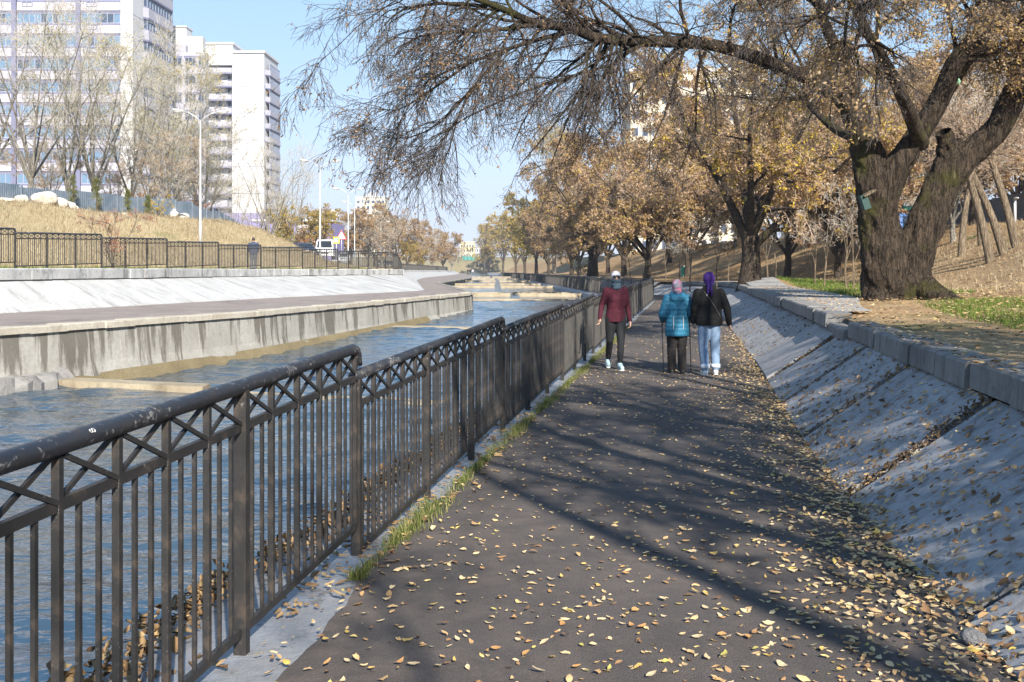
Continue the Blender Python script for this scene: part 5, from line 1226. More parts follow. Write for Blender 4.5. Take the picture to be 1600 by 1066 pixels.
small('bird_feeder', 'pale green plastic bird feeder hung high between the elm limbs', 'bird feeder', p, [('roof', M['pale_green'], lambda b: b.ell((0, 0, .05), (.17, .14, .10), Matrix.Rotation(R(25), 3, 'Y'))), ('tray', M['pale_green'], lambda b: b.ell((-.08, 0, -.05), (.12, .11, .08))), ('hook', M['lamp_grey'], lambda b: b.tube([(0, 0, .1), (.02, 0, .3), (.08, 0, .45)], .008, 5))])
for x, Y, yt, lab in [(1314, 84, 308, 'white pole on the hilltop behind the old elm'), (1337, 96, 348, 'short white pole beside the taller one on the hilltop'), (1586, 56, 310, 'white pole behind the leaning trees')]:
    X = X_(x, Y); z = bank(X, Y); o = thing('lamp_pole', lab, 'pole', (X, Y, z)); b = MB(); b.tube([(0, 0, -.2), (0, 0, Z_(yt, Y) - z)], [.09, .07], 8); b.build('pole', M['wall_white'], o, True); b = MB(); b.ell((0, -.12, Z_(yt, Y) - z), (.1, .28, .07)); b.build('lamp_head', M['lamp_grey'], o, True)
# turquoise net fence by the end of the canal
o = thing('sports_fence', 'turquoise mesh fence at the far end of the canal', 'fence', (X_(722, 433), 433.5, -2.6))
for k in range(9):
    b = MB(); b.tube([(k * 1.6, 0, 0), (k * 1.6, 0, 4.2)], .05, 6); b.build('post', M['wall_white'], o)
b = MB(); b.box((6.4, .05, .9), (13, .03, 1.7)); b.build('mesh_panel', teal, o)
b = MB()
for k in range(40): b.box((k * .33, .05, 3.0), (.03, .03, 2.4))
for k in range(8): b.box((6.4, .05, 1.9 + k * .3), (13, .03, .03))
b.build('net', M['lamp_grey'], o)
# grey stone chunk at the foot of the slope
gs = mat('grey_stone', (0.33, 0.33, 0.34), 0.9); t = NT(gs); nn = t.noise(t.coord('Object'), 3, 7, .75); t.color(t.mix(t.val(nn, .3, .7), (.16, .16, .17), (.48, .48, .5))); t.bump(nn, .9, .1)
rock('stone', 1521, 0, 4.25, 46, 26, 'grey stone chunk among yellow leaves at the foot of the slope', 'stone', 41, gs, float(pathz(4.25)) + .01)
# ------------------------------------------------------------------ people
def cloth(name, col, rough=.85, fold=.75, scale=13, pattern=None, quilt=False):
    m = mat(name, col, rough, spec=.25); t = NT(m); w = t.coord('Object'); n = t.noise(w, scale, 5, .6, .8)
    c = t.mix(t.val(n, .3, .7), tuple(x * .8 for x in col), tuple(min(1, x * 1.15) for x in col))
    if pattern:
        v = t.voro(w, 17, out=0); vc = t.voro(w, 17, out=1)
        c = t.mix(t.val(v, .42, .50), t.ramp(t.sep(vc)[0], [(0, pattern[0]), (.35, pattern[1]), (.7, pattern[2])], 'CONSTANT'), c)
    t.color(c)
    if quilt:
        z = t.sep(w)[2]; s = t.math('ABSOLUTE', t.math('SINE', t.math('MULTIPLY', z, 42.0))); t.bump(t.math('ADD', s, t.math('MULTIPLY', n, .8)), .5, .012)
    else: t.bump(n, fold, .02)
    return m
skin = mat('skin', (0.50, 0.30, 0.21), .55); skin.node_tree.nodes['Principled BSDF'].inputs['Subsurface Weight'].default_value = .08
hairm = mat('hair', (0.03, 0.022, 0.018), .6)
def loft(b, secs, n=16):
    """secs: (x, y, z, rx, ry) from bottom to top"""
    V = []; F = []
    for x, y, z, rx, ry in secs:
        for j in range(n):
            a = 2 * math.pi * j / n; V.append((x + rx * math.cos(a), y + ry * math.sin(a), z))
    for k in range(len(secs) - 1):
        for j in range(n): F.append((k * n + j, k * n + (j + 1) % n, (k + 1) * n + (j + 1) % n, (k + 1) * n + j))
    F.append(tuple(range(n - 1, -1, -1))); F.append(tuple((len(secs) - 1) * n + j for j in range(n))); b.add(V, F)
def chain(b, pts, rad, n=12):
    b.tube(pts, rad, n)
    for p, r in zip(pts, rad): b.ell(p, r, None, 12, 8)
def fuse(name, b, m, parent, voxel=.013, sm=4):
    me = bpy.data.meshes.new('tmp'); me.from_pydata(b.v, [], b.f); recalc(me); o = bpy.data.objects.new('tmp', me); COL.objects.link(o)
    r = o.modifiers.new('r', 'REMESH'); r.mode = 'VOXEL'; r.voxel_size = voxel; r.use_smooth_shade = True
    s = o.modifiers.new('s', 'SMOOTH'); s.iterations = sm; s.factor = .5
    dg = bpy.context.evaluated_depsgraph_get(); out = bpy.data.meshes.new_from_object(o.evaluated_get(dg)); bpy.data.objects.remove(o); bpy.data.meshes.remove(me)
    out.name = name; out.materials.clear(); out.materials.append(m); return link(name, out, parent)
def hand(b, wrist, d, side, curl=.5, s=1.0, palm_n=None):
    """palm and five curled fingers; d = direction the hand points, side = towards the thumb"""
    w = Vector(wrist); d = Vector(d).normalized(); sd = Vector(side); sd = (sd - d * sd.dot(d)).normalized(); nrm = d.cross(sd)
    Mx = Matrix((sd, nrm, d)).transposed(); b.ell(w + d * .045 * s, (.040 * s, .018 * s, .052 * s), Mx, 10, 8)
    for i, (off, L) in enumerate(((.027, .072), (.009, .080), (-.009, .074), (-.026, .058))):
        p = w + d * .082 * s + sd * off * s; pts = [p]; a = 0
        for q in range(3):
            a += curl * .75; dd = d * math.cos(a) + nrm * math.sin(a); pts.append(pts[-1] + dd * L * s / 3)
        b.tube(pts, [.0095 * s, .009 * s, .008 * s, .0065 * s], 7)
        b.ell(pts[-1], .0068 * s, None, 7, 5)
    p = w + d * .025 * s + sd * .034 * s; q = p + (sd * .7 + d * .7) * .035 * s; e = q + (d * .9 + nrm * .4) * .032 * s; b.tube([p, q, e], [.012 * s, .010 * s, .008 * s], 7); b.ell(e, .008 * s, None, 7, 5)
def person(label, x, Y, H, rz, P, group=None, ground=None, vox=.013):
    X = X_(x, Y); g = ground if ground is not None else float(pathz(Y)) + .012
    o = thing('person', label, 'person', (X, Y, g), rz, group); s = H / 1.66; o.scale = (s, s, s)
    J = P['joints']; L, Rr = J['L'], J['R']
    lean = P.get('lean', 0.0)
    b = MB()    # the body: one continuous figure
    loft(b, [(0, 0, .84, .150, .105), (0, 0, .92, .155, .11), (0, -.005, 1.04, .125, .095), (0, -.01, 1.18, .145, .105), (0, 0, 1.30, .150, .095), (0, .005, 1.37, .10, .075)])
    chain(b, [(0, .005, 1.36), (0, -.01, 1.46)], [.055, .05]); b.ell((0, -.02, 1.555), (.075, .092, .108), None, 16, 12); b.ell((0, -.05, 1.495), (.052, .05, .045), None, 12, 8)
    b.ell((0, -.115, 1.535), (.012, .018, .020), None, 8, 6); b.ell((.077, 0, 1.54), (.010, .02, .03), None, 8, 6); b.ell((-.077, 0, 1.54), (.010, .02, .03), None, 8, 6)
    for S, sx in ((L, -1), (Rr, 1)):
        chain(b, [(sx * .15, 0, 1.335), S['elbow'], S['wrist']], [.045, .036, .026]); chain(b, [(sx * .082, 0, .87), S['knee'], S['ankle']], [.080, .052, .036]); a = Vector(S['ankle']); f = Vector(S['toe']); chain(b, [a + Vector((0, .02, -.03)), f], [.034, .026])
    fuse('body', b, P.get('skin', skin), o, vox, 3)
    for S, sx in ((L, -1), (Rr, 1)):
        if S.get('hand', True):
            b = MB(); w = Vector(S['wrist']); e = Vector(S['elbow']); d = (w - e).normalized(); chain(b, [w - d * .05, w + d * .01], [.027, .024]); hand(b, w, d if 'hd' not in S else S['hd'], S.get('thumb', (0, -1, 0)), S.get('curl', .5)); fuse('hand', b, S.get('glove', skin), o, .0055, 2)
    # trousers
    T = P['trousers']; b = MB(); loft(b, [(0, 0, .80, .165, .12), (0, .01, .90, .172, .128), (0, 0, 1.0, .15, .11)])
    for S, sx in ((L, -1), (Rr, 1)):
        a = Vector(S['ankle']); k = Vector(S['knee']); h = Vector((sx * .085, 0, .86)); up = T.get('cuff', 0.0)
        e = k + (a - k) * (1 - up); r = T['r']; chain(b, [h, h + (k - h) * .5, k, k + (e - k) * .5, e], r)
    fuse('trousers', b, T['mat'], o, .012, 5)
    if T.get('turnup'):
        for S, sx in ((L, -1), (Rr, 1)):
            a = Vector(S['ankle']); k = Vector(S['knee']); e = k + (a - k) * (1 - T['cuff']); d = (k - e).normalized(); b = MB(); b.tube([e - d * .005, e + d * .055], [T['r'][-1] + .010, T['r'][-1] + .012], 14); b.build('trouser_cuff', T['turnup'], o, True)
    # shoes
    for S, sx in ((L, -1), (Rr, 1)):
        a = Vector(S['ankle']); t_ = Vector(S['toe']); d = (t_ - a); b = MB(); he = a + Vector((0, .035, -.045)) if d.length else a
        base = (t_ - he); chain(b, [a + Vector((0, 0, .01)), a + Vector((0, .0, -.03))], [.045, .047]); chain(b, [he, he + base * .5 + Vector((0, 0, .008)), t_], [.040, .045, .037])
        sh = fuse('shoe', b, P['shoe'], o, .009, 3)
        sb = MB(); off = Vector((0, 0, -.036)); sb.tube([he + off - base.normalized() * .03, he + off, he + base * .5 + off, t_ + off, t_ + off + base.normalized() * .032], [.025, .040, .042, .038, .02], 12, flat=.35); sb.build('sole', P['sole'], sh, True)
    # coat or top
    C = P['coat']; b = MB(); loft(b, C['secs'])
    for S, sx in ((L, -1), (Rr, 1)):
        w = Vector(S['wrist']); e = Vector(S['elbow']); chain(b, [(sx * C['sh'], 0, 1.335), (Vector((sx * C['sh'], 0, 1.335)) + e) / 2, e, (e + w) / 2, w], C['arm'])
    fuse(C['name'], b, C['mat'], o, .012, C.get('sm', 5))
    P['extra'](o)
    return o
shoe_w = mat('shoe_white', (.70, .70, .70), .6); shoe_b = mat('shoe_blue', (.32, .45, .50), .6); shoe_k = mat('shoe_black', (.02, .02, .02), .5); sole_w = mat('sole_white', (.75, .75, .74), .7); sole_k = mat('sole_black', (.03, .03, .03), .7)
maroon = cloth('cloth_maroon', (.055, .009, .018)); legging = cloth('cloth_black', (.016, .017, .020)); tealc = cloth('cloth_teal', (.022, .13, .22), .6, quilt=True); darkc = cloth('cloth_dark', (.022, .020, .020)); blackc = cloth('coat_black', (.006, .006, .0065), .9); denim = cloth('denim', (.17, .245, .36), .9, .5, 7); cuffm = cloth('denim_pale', (.52, .58, .68)); navy = cloth('cloth_navy', (.045, .06, .11)); purple = cloth('scarf_purple', (.038, .012, .125), .7); pinks = cloth('scarf_pattern', (.22, .17, .22), .7, pattern=((.45, .12, .20), (.16, .24, .28), (.46, .30, .42))); capw = cloth('cap_white', (.42, .41, .46)); mask = cloth('scarf_slate', (.055, .085, .115)); shades = mat('sunglasses', (.01, .01, .012), .12)
eye_w = mat('eye_white', (.7, .7, .68), .3)
def face(o):
    for sx in (-1, 1):
        b = MB(); b.ell((sx * .030, -.100, 1.560), (.013, .008, .008), None, 8, 6); e = b.build('eye', eye_w, o, True); b = MB(); b.ell((sx * .030, -.1075, 1.560), (.005, .003, .005), None, 8, 6); b.build('pupil', M['black'], e)
    b = MB(); b.tube([(-.024, -.098, 1.497), (0, -.104, 1.499), (.024, -.098, 1.497)], [.002, .005, .002], 6); b.build('mouth', mat('lips', (.36, .13, .11), .5), o, True)
# the woman walking towards the camera
def ex1(o):
    face(o)
    b = MB(); b.ell((0, -.012, 1.58), (.086, .104, .092), None, 18, 12); b.ell((0, -.105, 1.590), (.070, .062, .012), Matrix.Rotation(R(-12), 3, 'X'), 16, 8); fuse('cap', b, capw, o, .008, 3)
    b = MB(); b.ell((0, -.035, 1.50), (.082, .088, .060), None, 16, 10); b.ell((0, -.03, 1.43), (.088, .085, .05), None, 16, 10); b.ell((0.01, -.06, 1.385), (.075, .055, .045), None, 16, 10); fuse('scarf', b, mask, o, .008, 4)
    b = MB(); b.ell((-.034, -.108, 1.562), (.032, .012, .020), None, 12, 8); b.ell((.034, -.108, 1.562), (.032, .012, .020), None, 12, 8); b.bar((-.07, -.10, 1.568), (-.08, .0, 1.56), .006); b.bar((.07, -.10, 1.568), (.08, .0, 1.56), .006); b.build('sunglasses', shades, o, True)
    b = MB(); b.ell((0, .055, 1.50), (.07, .06, .09), None, 12, 8); b.build('hair', hairm, o, True)
person('woman in maroon top, black leggings and white cap walking towards the viewer', 962, 17.0, 1.66, R(4), dict(
    joints=dict(L=dict(elbow=(-.235, .03, 1.08), wrist=(-.285, -.07, .86), knee=(-.095, .03, .475), ankle=(-.085, .27, .14), toe=(-.10, .15, .045), thumb=(.2, -1, 0), curl=.55),
                R=dict(elbow=(.215, .06, 1.07), wrist=(.255, .05, .82), knee=(.072, -.10, .475), ankle=(.045, -.17, .09), toe=(.055, -.32, .045), thumb=(-.2, -1, 0), curl=.6)),
    trousers=dict(mat=legging, r=[.098, .088, .064, .058, .043]), shoe=shoe_b, sole=sole_w,
    coat=dict(name='top', mat=maroon, sh=.158, secs=[(0, 0, .80, .178, .128), (0, .005, .88, .180, .130), (0, 0, 1.02, .156, .112), (0, -.015, 1.19, .172, .128), (0, 0, 1.30, .168, .105), (0, .005, 1.375, .105, .08), (0, 0, 1.42, .06, .06)], arm=[.064, .058, .050, .045, .038]), extra=ex1))
# the walker in the teal coat with two poles
def ex2(o):
    b = MB(); b.ell((0, -.005, 1.565), (.094, .108, .112), None, 18, 12); b.ell((0, .03, 1.47), (.072, .07, .07), None, 14, 10); b.ell((0, .09, 1.44), (.03, .025, .05), None, 10, 8); fuse('headscarf', b, pinks, o, .009, 3)
    b = MB(); b.ell((0, .075, 1.345), (.150, .085, .085), Matrix.Rotation(R(-20), 3, 'X'), 18, 10); b.ell((0, .10, 1.28), (.09, .045, .07), None, 14, 8); b.ell((-.09, .02, 1.40), (.06, .07, .045), None); b.ell((.09, .02, 1.40), (.06, .07, .045), None); fuse('hood', b, tealc, o, .010, 4)
    b = MB(); 
    for sx in (-1, 1): b.tube([(sx * .085, .148, 1.02), (sx * .088, .152, .80)], .006, 6)
    b.build('zip', M['lamp_grey'], o)
person('short walker in a teal hooded coat and patterned pink headscarf using two poles', 1058, 16.2, 1.52, R(180), dict(
    joints=dict(L=dict(elbow=(-.27, .04, 1.05), wrist=(-.235, -.17, .96), knee=(-.09, -.03, .46), ankle=(-.085, .05, .10), toe=(-.095, -.09, .045), thumb=(0, 0, 1), curl=1.1),
                R=dict(elbow=(.27, .05, 1.05), wrist=(.235, -.15, .95), knee=(.09, -.05, .46), ankle=(.085, -.05, .09), toe=(.095, -.2, .045), thumb=(0, 0, 1), curl=1.1)),
    trousers=dict(mat=darkc, r=[.108, .100, .082, .080, .076]), shoe=shoe_k, sole=sole_k,
    coat=dict(name='coat', mat=tealc, sh=.17, sm=4, secs=[(0, 0, .67, .214, .150), (0, .005, .75, .218, .155), (0, .005, .98, .200, .145), (0, 0, 1.18, .200, .145), (0, 0, 1.31, .185, .118), (0, .01, 1.39, .12, .09), (0, 0, 1.44, .07, .07)], arm=[.078, .078, .074, .066, .054]), extra=ex2))
pm_ = mat('pole_metal', (.03, .03, .035), .35, .5)
for sx, lab in ((1, 'dark walking pole on the railing side of the teal coat'), (-1, 'dark walking pole between the teal coat and the black jacket')):
    w = Vector((X_(1058, 16.2) - sx * .225, 16.2 + .19, float(pathz(16.2)))); o = thing('walking_pole', lab, 'walking pole', (w.x, w.y - .1, w.z + .012))
    b = MB(); b.tube([(0, -.12, 0), (0, .06, .92)], [.007, .009], 8); b.build('shaft', pm_, o, True); b = MB(); b.tube([(0, .055, .88), (0, .07, 1.0)], .015, 8); b.build('grip', M['black'], o, True); b = MB(); b.tube([(0, -.112, .04), (0, -.111, .05)], .022, 10); b.build('basket', M['black'], o, True)
# the walker in the black jacket
def ex3(o):
    b = MB(); b.ell((0, -.005, 1.565), (.096, .112, .116), None, 18, 12); b.ell((0, .05, 1.49), (.06, .055, .06), None, 14, 10); fuse('headscarf', b, purple, o, .009, 3)
    b = MB(); b.tube([(0, .09, 1.49), (-.005, .118, 1.43), (-.012, .135, 1.36), (-.015, .140, 1.29)], [.028, .024, .020, .010], 10, flat=.45); b.tube([(.02, .09, 1.49), (.035, .115, 1.43), (.045, .133, 1.36), (.048, .135, 1.31)], [.028, .024, .020, .010], 10, flat=.45); b.build('scarf_tail', purple, o, True)
    b = MB(); b.tube([(.10, .095, 1.36), (.03, .142, 1.26), (-.05, .152, 1.14), (-.14, .125, .99), (-.19, .06, .92)], .014, 8, flat=.4); b.build('bag_strap', cloth('strap', (.07, .065, .06)), o, True)
    b = MB(); b.ell((.06, .125, 1.30), (.012, .006, .018)); b.build('buckle', M['wall_white'], o, True)
person('walker in a black jacket, purple headscarf, pale blue jeans and white sneakers', 1108, 16.0, 1.64, R(180), dict(
    joints=dict(L=dict(elbow=(-.285, .03, 1.09), wrist=(-.335, -.04, .84), knee=(-.105, -.04, .47), ankle=(-.10, .02, .10), toe=(-.12, -.12, .045), thumb=(.3, -1, 0), curl=.4),
                R=dict(elbow=(.24, .0, 1.08), wrist=(.235, -.12, .86), knee=(.095, .0, .47), ankle=(.085, .13, .10), toe=(.11, .0, .045), thumb=(-.2, -1, 0), curl=.6)),
    trousers=dict(mat=denim, r=[.102, .096, .080, .076, .068], cuff=.06, turnup=cuffm), shoe=shoe_w, sole=sole_w,
    coat=dict(name='jacket', mat=blackc, sh=.182, sm=4, secs=[(0, 0, .81, .222, .155), (0, .005, .88, .222, .158), (0, .005, 1.05, .205, .15), (0, 0, 1.20, .205, .145), (0, 0, 1.32, .195, .12), (0, .01, 1.40, .125, .09), (0, 0, 1.46, .08, .08)], arm=[.078, .074, .066, .058, .048]), extra=ex3))
# the man on the high bank and three far strollers
def exm(o):
    b = MB(); b.ell((0, -.005, 1.575), (.084, .10, .098), None, 14, 10); fuse('hair', b, hairm, o, .012, 2); face(o)
stand = dict(L=dict(elbow=(-.25, .03, 1.08), wrist=(-.21, -.14, .94), knee=(-.095, -.02, .47), ankle=(-.095, .02, .10), toe=(-.11, -.12, .045), thumb=(0, -1, 0)), R=dict(elbow=(.25, .03, 1.08), wrist=(.21, -.14, .94), knee=(.095, -.02, .47), ankle=(.095, .05, .10), toe=(.11, -.09, .045), thumb=(0, -1, 0)))
def plain(top, leg): return dict(joints=stand, trousers=dict(mat=leg, r=[.105, .098, .082, .078, .07]), shoe=shoe_k, sole=sole_k, coat=dict(name='jacket', mat=top, sh=.19, secs=[(0, 0, .80, .205, .14), (0, 0, .9, .205, .145), (0, 0, 1.1, .20, .14), (0, 0, 1.25, .21, .135), (0, 0, 1.34, .19, .11), (0, .005, 1.41, .10, .08), (0, 0, 1.45, .06, .06)], arm=[.075, .07, .062, .055, .045]), extra=exm)
greyt = cloth('cloth_greyblue', (.10, .11, .13))
person('man in a navy jacket standing behind the railing on the high bank', 396, 53.5, 1.72, R(190), plain(navy, greyt), ground=float(uplz(53.5)), vox=.018)
Yf = 285.0
for x, top, leg, rz, lab in ((731.0, darkc, darkc, 0, 'far stroller in dark clothes on the walk, at the outer end of the trio'), (734.5, blackc, darkc, 10, 'far stroller in black between two others on the distant walk'), (738.5, capw, greyt, -5, 'far stroller in a white top on the distant walk')):
    person(lab, x, Yf, 1.7, R(rz), plain(top, leg), ground=float(lowz(Yf)), vox=.03)
# ------------------------------------------------------------------ fallen leaves, grass, litter
lrng = np.random.default_rng(55)
def fallmat(name, stops):
    m = mat(name, stops[0], .75, spec=.25); t = NT(m); a = t.attr('tint'); c = t.ramp(a, [(i / (len(stops) - 1), s) for i, s in enumerate(stops)]); t.color(c); M[name] = m
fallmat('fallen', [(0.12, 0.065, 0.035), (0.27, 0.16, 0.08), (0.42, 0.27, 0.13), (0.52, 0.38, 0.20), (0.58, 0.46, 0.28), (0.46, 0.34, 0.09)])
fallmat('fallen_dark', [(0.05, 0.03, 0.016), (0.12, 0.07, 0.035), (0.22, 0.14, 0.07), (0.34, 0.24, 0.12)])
def leaf_template(rg):
    """pointed oval, folded on the midrib and curled; base at the origin, unit long"""
    t = np.array([0, .18, .42, .68, .88, 1.0]); w = np.array([.02, .17, .25, .20, .085, .0]) * rg.uniform(.7, 1.2); curl = rg.uniform(-.15, .85); fold = rg.uniform(.0, .75); bend = rg.uniform(-.2, .2)
    z = curl * (t - .5) ** 2; x = t; V = []
    for k in range(6):
        y0 = bend * math.sin(t[k] * math.pi)
        V += [(x[k], y0, z[k]), (x[k], y0 + w[k], z[k] + fold * w[k] + rg.normal(0, .035)), (x[k], y0 - w[k], z[k] + fold * w[k] * rg.uniform(.4, 1.2))]
    V.append((-.22, rg.normal(0, .03), z[0] + .01)); V.append((-.22, rg.normal(0, .03) + .015, z[0] + .01))
    F = []
    for k in range(5): a = k * 3; c = a + 3; F += [(a, c, c + 1, a + 1), (a, a + 2, c + 2, c)]
    V = np.array(V); V[:, 2] -= V[:18, 2].min(); return V, np.array(F), np.array([(0, 18, 19, 0)])[:, :3]
TPL = [leaf_template(lrng) for _ in range(14)]
def scatter(name, pos, nrm, size, m, parent=None, tint=None, simple=False):
    """pos (n,3), nrm (n,3) ground normals"""
    n = len(pos); Vs = []; Fs = []; ti = []; off = 0; tp = lrng.integers(0, len(TPL), n)
    for k in range(len(TPL)):
        sel = np.where(tp == k)[0]
        if not len(sel): continue
        V0, F0, _ = TPL[k]
        if simple:
            keep = [0, 3 * 2 + 1, 15, 3 * 2 + 2]; V0 = V0[keep]; F0 = np.array([(0, 1, 2, 3)])
        N = norm(nrm[sel] + lrng.normal(0, .16, (len(sel), 3))); r = norm(np.cross(N, lrng.normal(size=(len(sel), 3)))); q = np.cross(N, r); s = (size * np.minimum(lrng.lognormal(0, .38, len(sel)), 1.7))[:, None, None]
        flip = np.where(lrng.random(len(sel)) < .25, -1, 1)[:, None, None]
        zz = V0[None, :, 2:3] * flip; zz = zz - np.minimum(zz.min(1, keepdims=True), 0)
        P = pos[sel][:, None, :] + s * (V0[None, :, 0:1] * r[:, None] + V0[None, :, 1:2] * q[:, None] + zz * N[:, None]) + N[:, None] * .004
        Vs.append(P.reshape(-1, 3)); Fs.append((F0[None] + (np.arange(len(sel)) * len(V0))[:, None, None] + off).reshape(-1, F0.shape[1])); off += len(sel) * len(V0)
        tt = np.clip(lrng.normal(.55, .24, len(sel)), 0, 1) if tint is None else np.clip(lrng.normal(tint, .2, len(sel)), 0, 1); ti.append(np.repeat(tt, len(V0)))
    o = link(name, np_mesh(name, np.concatenate(Vs), [np.concatenate(Fs)], [m], {'tint': np.concatenate(ti)}), parent); return o
def on_path(n, ya, yb, bias):
    Y = ya + (yb - ya) * lrng.random(n) ** 1.25; s = lrng.random(n); s = np.where(lrng.random(n) < bias, 1 - np.abs(lrng.normal(0, .16, n)), s); s = np.clip(s, .01, 1.06)
    x = FX(Y) + .05 + (RX(Y) - FX(Y)) * s; return np.stack([x, Y, pathz(Y) + .012], 1)
UP = np.array([0, 0, 1.0])
tag(scatter('fallen_leaves', on_path(5200, 3.2, 17, .50), np.tile(UP, (5200, 1)), .033, M['fallen']), 'yellow and tan leaves strewn over the asphalt path, thickest at its outer edge', 'fallen leaves', kind='stuff')
p_ = on_path(3200, 16, 56, .45); tag(scatter('fallen_leaves', p_, np.tile(UP, (len(p_), 1)), .048, M['fallen'], simple=True), 'leaves strewn over the farther part of the path', 'fallen leaves', kind='stuff')
# thick drift where the slope meets the path
n = 3000; Y = 3 + 22 * lrng.random(n) ** 1.6; dens = .5 + .5 * np.sin(Y * 1.1 + 1); k = lrng.random(n) < .35 + .65 * dens; Y = Y[k]; n = len(Y)
x = RX(Y) - np.abs(lrng.normal(0, .26, n)) + lrng.uniform(0, .12, n); p_ = np.stack([x, Y, pathz(Y) + .012 + np.clip(x - RX(Y), 0, 1) * .65 + lrng.uniform(0, .02, n)], 1)
tag(scatter('fallen_leaves', p_, np.tile(UP, (n, 1)), .040, M['fallen']), 'thick drift of leaves along the foot of the concrete slope', 'fallen leaves', kind='stuff')
# leaves on the slope
def on_slope(n, ya, yb, low):
    Y = ya + (yb - ya) * lrng.random(n) ** 1.3; f = lrng.random(n) ** low; x0, z0 = RX(Y), pathz(Y); x1, z1 = KX(Y) + .04, upz(Y) - .21; N = norm(np.stack([-(z1 - z0), 0 * Y, x1 - x0], 1))
    return np.stack([x0 + (x1 - x0) * f, Y, z0 + (z1 - z0) * f + .016], 1), N
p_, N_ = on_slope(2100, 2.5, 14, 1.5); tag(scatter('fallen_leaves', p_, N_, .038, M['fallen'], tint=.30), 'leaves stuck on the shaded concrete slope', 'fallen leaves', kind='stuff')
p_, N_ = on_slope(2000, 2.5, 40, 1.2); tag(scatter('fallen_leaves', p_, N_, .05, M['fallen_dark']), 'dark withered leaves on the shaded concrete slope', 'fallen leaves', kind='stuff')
# litter on the kerb and on the bank
n = 9000; Y = 4 + 40 * lrng.random(n) ** 1.3; u = lrng.random(n) ** 1.5 * 5.5; p_ = np.stack([KX(Y) + .03 + u, Y, np.where(u < .34, upz(Y) + .025, bankz(u, Y) + .035)], 1)
tag(scatter('fallen_leaves', p_, np.tile(UP, (n, 1)), .062, M['fallen'], tint=.42, simple=True), 'brown leaf litter over the kerb and the strip behind it', 'fallen leaves', kind='stuff')
n = 15000; Y = 14 + 85 * lrng.random(n) ** 1.3; u = 4 + 17 * lrng.random(n); p_ = np.stack([KX(Y) + u, Y, bankz(u, Y) + .01], 1)
tag(scatter('fallen_leaves', p_, np.tile(UP, (n, 1)), .12, M['fallen'], tint=.45, simple=True), 'tan leaves covering the hillside under the trees', 'fallen leaves', kind='stuff')
# dark leaf heap along the outer edge of the ledge, over the water
n = 3400; Y = 3.2 + 16 * lrng.random(n) ** 1.2; x = FX(Y) - .50 + np.abs(lrng.normal(0, .09, n)) * (1.2 + .6 * np.sin(Y * 2.2)); hgt = np.clip(1 - (x - FX(Y) + .5) / .25, 0, 1) * lrng.random(n) * .09
p_ = np.stack([x, Y, pathz(Y) + hgt], 1); tag(scatter('fallen_leaves', p_, norm(np.tile(UP, (n, 1)) + lrng.normal(0, .5, (n, 3))), .05, M['fallen_dark']), 'heap of dark withered leaves along the edge of the ledge over the water', 'fallen leaves', kind='stuff')
n = 700; Y = 4.6 + 9 * lrng.random(n); x = FX(Y) + lrng.normal(.0, .16, n); p_ = np.stack([x, Y, pathz(Y) + .006], 1); tag(scatter('fallen_leaves', p_, np.tile(UP, (n, 1)), .05, M['fallen_dark'], tint=.7), 'withered leaves gathered under the railing', 'fallen leaves', kind='stuff')
# the leaves that show largest, one by one
mats1 = {}
def lmat(nm, col):
    m = mat('leaf_' + nm, col, .7, spec=.25); t = NT(m); w = t.coord('Object'); nn = t.noise(w, 5, 5, .65); t.color(t.mix(t.val(nn, .35, .7), col, tuple(x * .62 for x in col))); mats1[nm] = m
lmat('pale', (.56, .44, .27)); lmat('gold', (.54, .37, .12)); lmat('orange', (.46, .25, .10)); lmat('brown', (.22, .125, .065)); lmat('lemon', (.50, .43, .12))
LM = {}
for nm in mats1:
    L_ = []
    for k in range(6):
        V0, F0, F1 = TPL[(k * 2 + len(nm)) % len(TPL)]; L_.append(np_mesh('fallen_leaf', V0, [F0, F1], [mats1[nm]], smooth=True))
    LM[nm] = L_
kinds = ['pale'] * 38 + ['gold'] * 22 + ['orange'] * 20 + ['brown'] * 10 + ['lemon'] * 10
names = dict(pale='pale straw-coloured', gold='golden yellow', orange='orange-tan', brown='dull brown', lemon='lemon yellow')
cnt = 0
while cnt < 290:
    Y = 3.75 + 2.3 * lrng.random() ** 1.15; s = lrng.random() ** .75 * 1.12
    x = float(FX(Y)) + .1 + 3.15 * s; xp = 800 + FPX * x / Y
    if xp > 1605 or xp < 380: continue
    zz = float(pathz(Y)) + .02; zone = 'open asphalt at the front of the path'
    if x > float(RX(Y)): continue
    if x > float(RX(Y)) - .55: zone = 'leaf drift at the foot of the slope'
    elif x < float(FX(Y)) + .75: zone = 'asphalt close to the railing foot'
    nm = kinds[lrng.integers(0, len(kinds))]
    o = link('fallen_leaf', LM[nm][lrng.integers(0, 6)], None, (x, Y, zz), (lrng.normal(0, .18), lrng.normal(0, .18), lrng.uniform(0, 6.28)), 0.034 * min(1.6, lrng.lognormal(.05, .38)))
    tag(o, '%s fallen leaf lying on the %s' % (names[nm], zone), 'leaf', '%s leaves on the %s' % (names[nm], zone)); cnt += 1
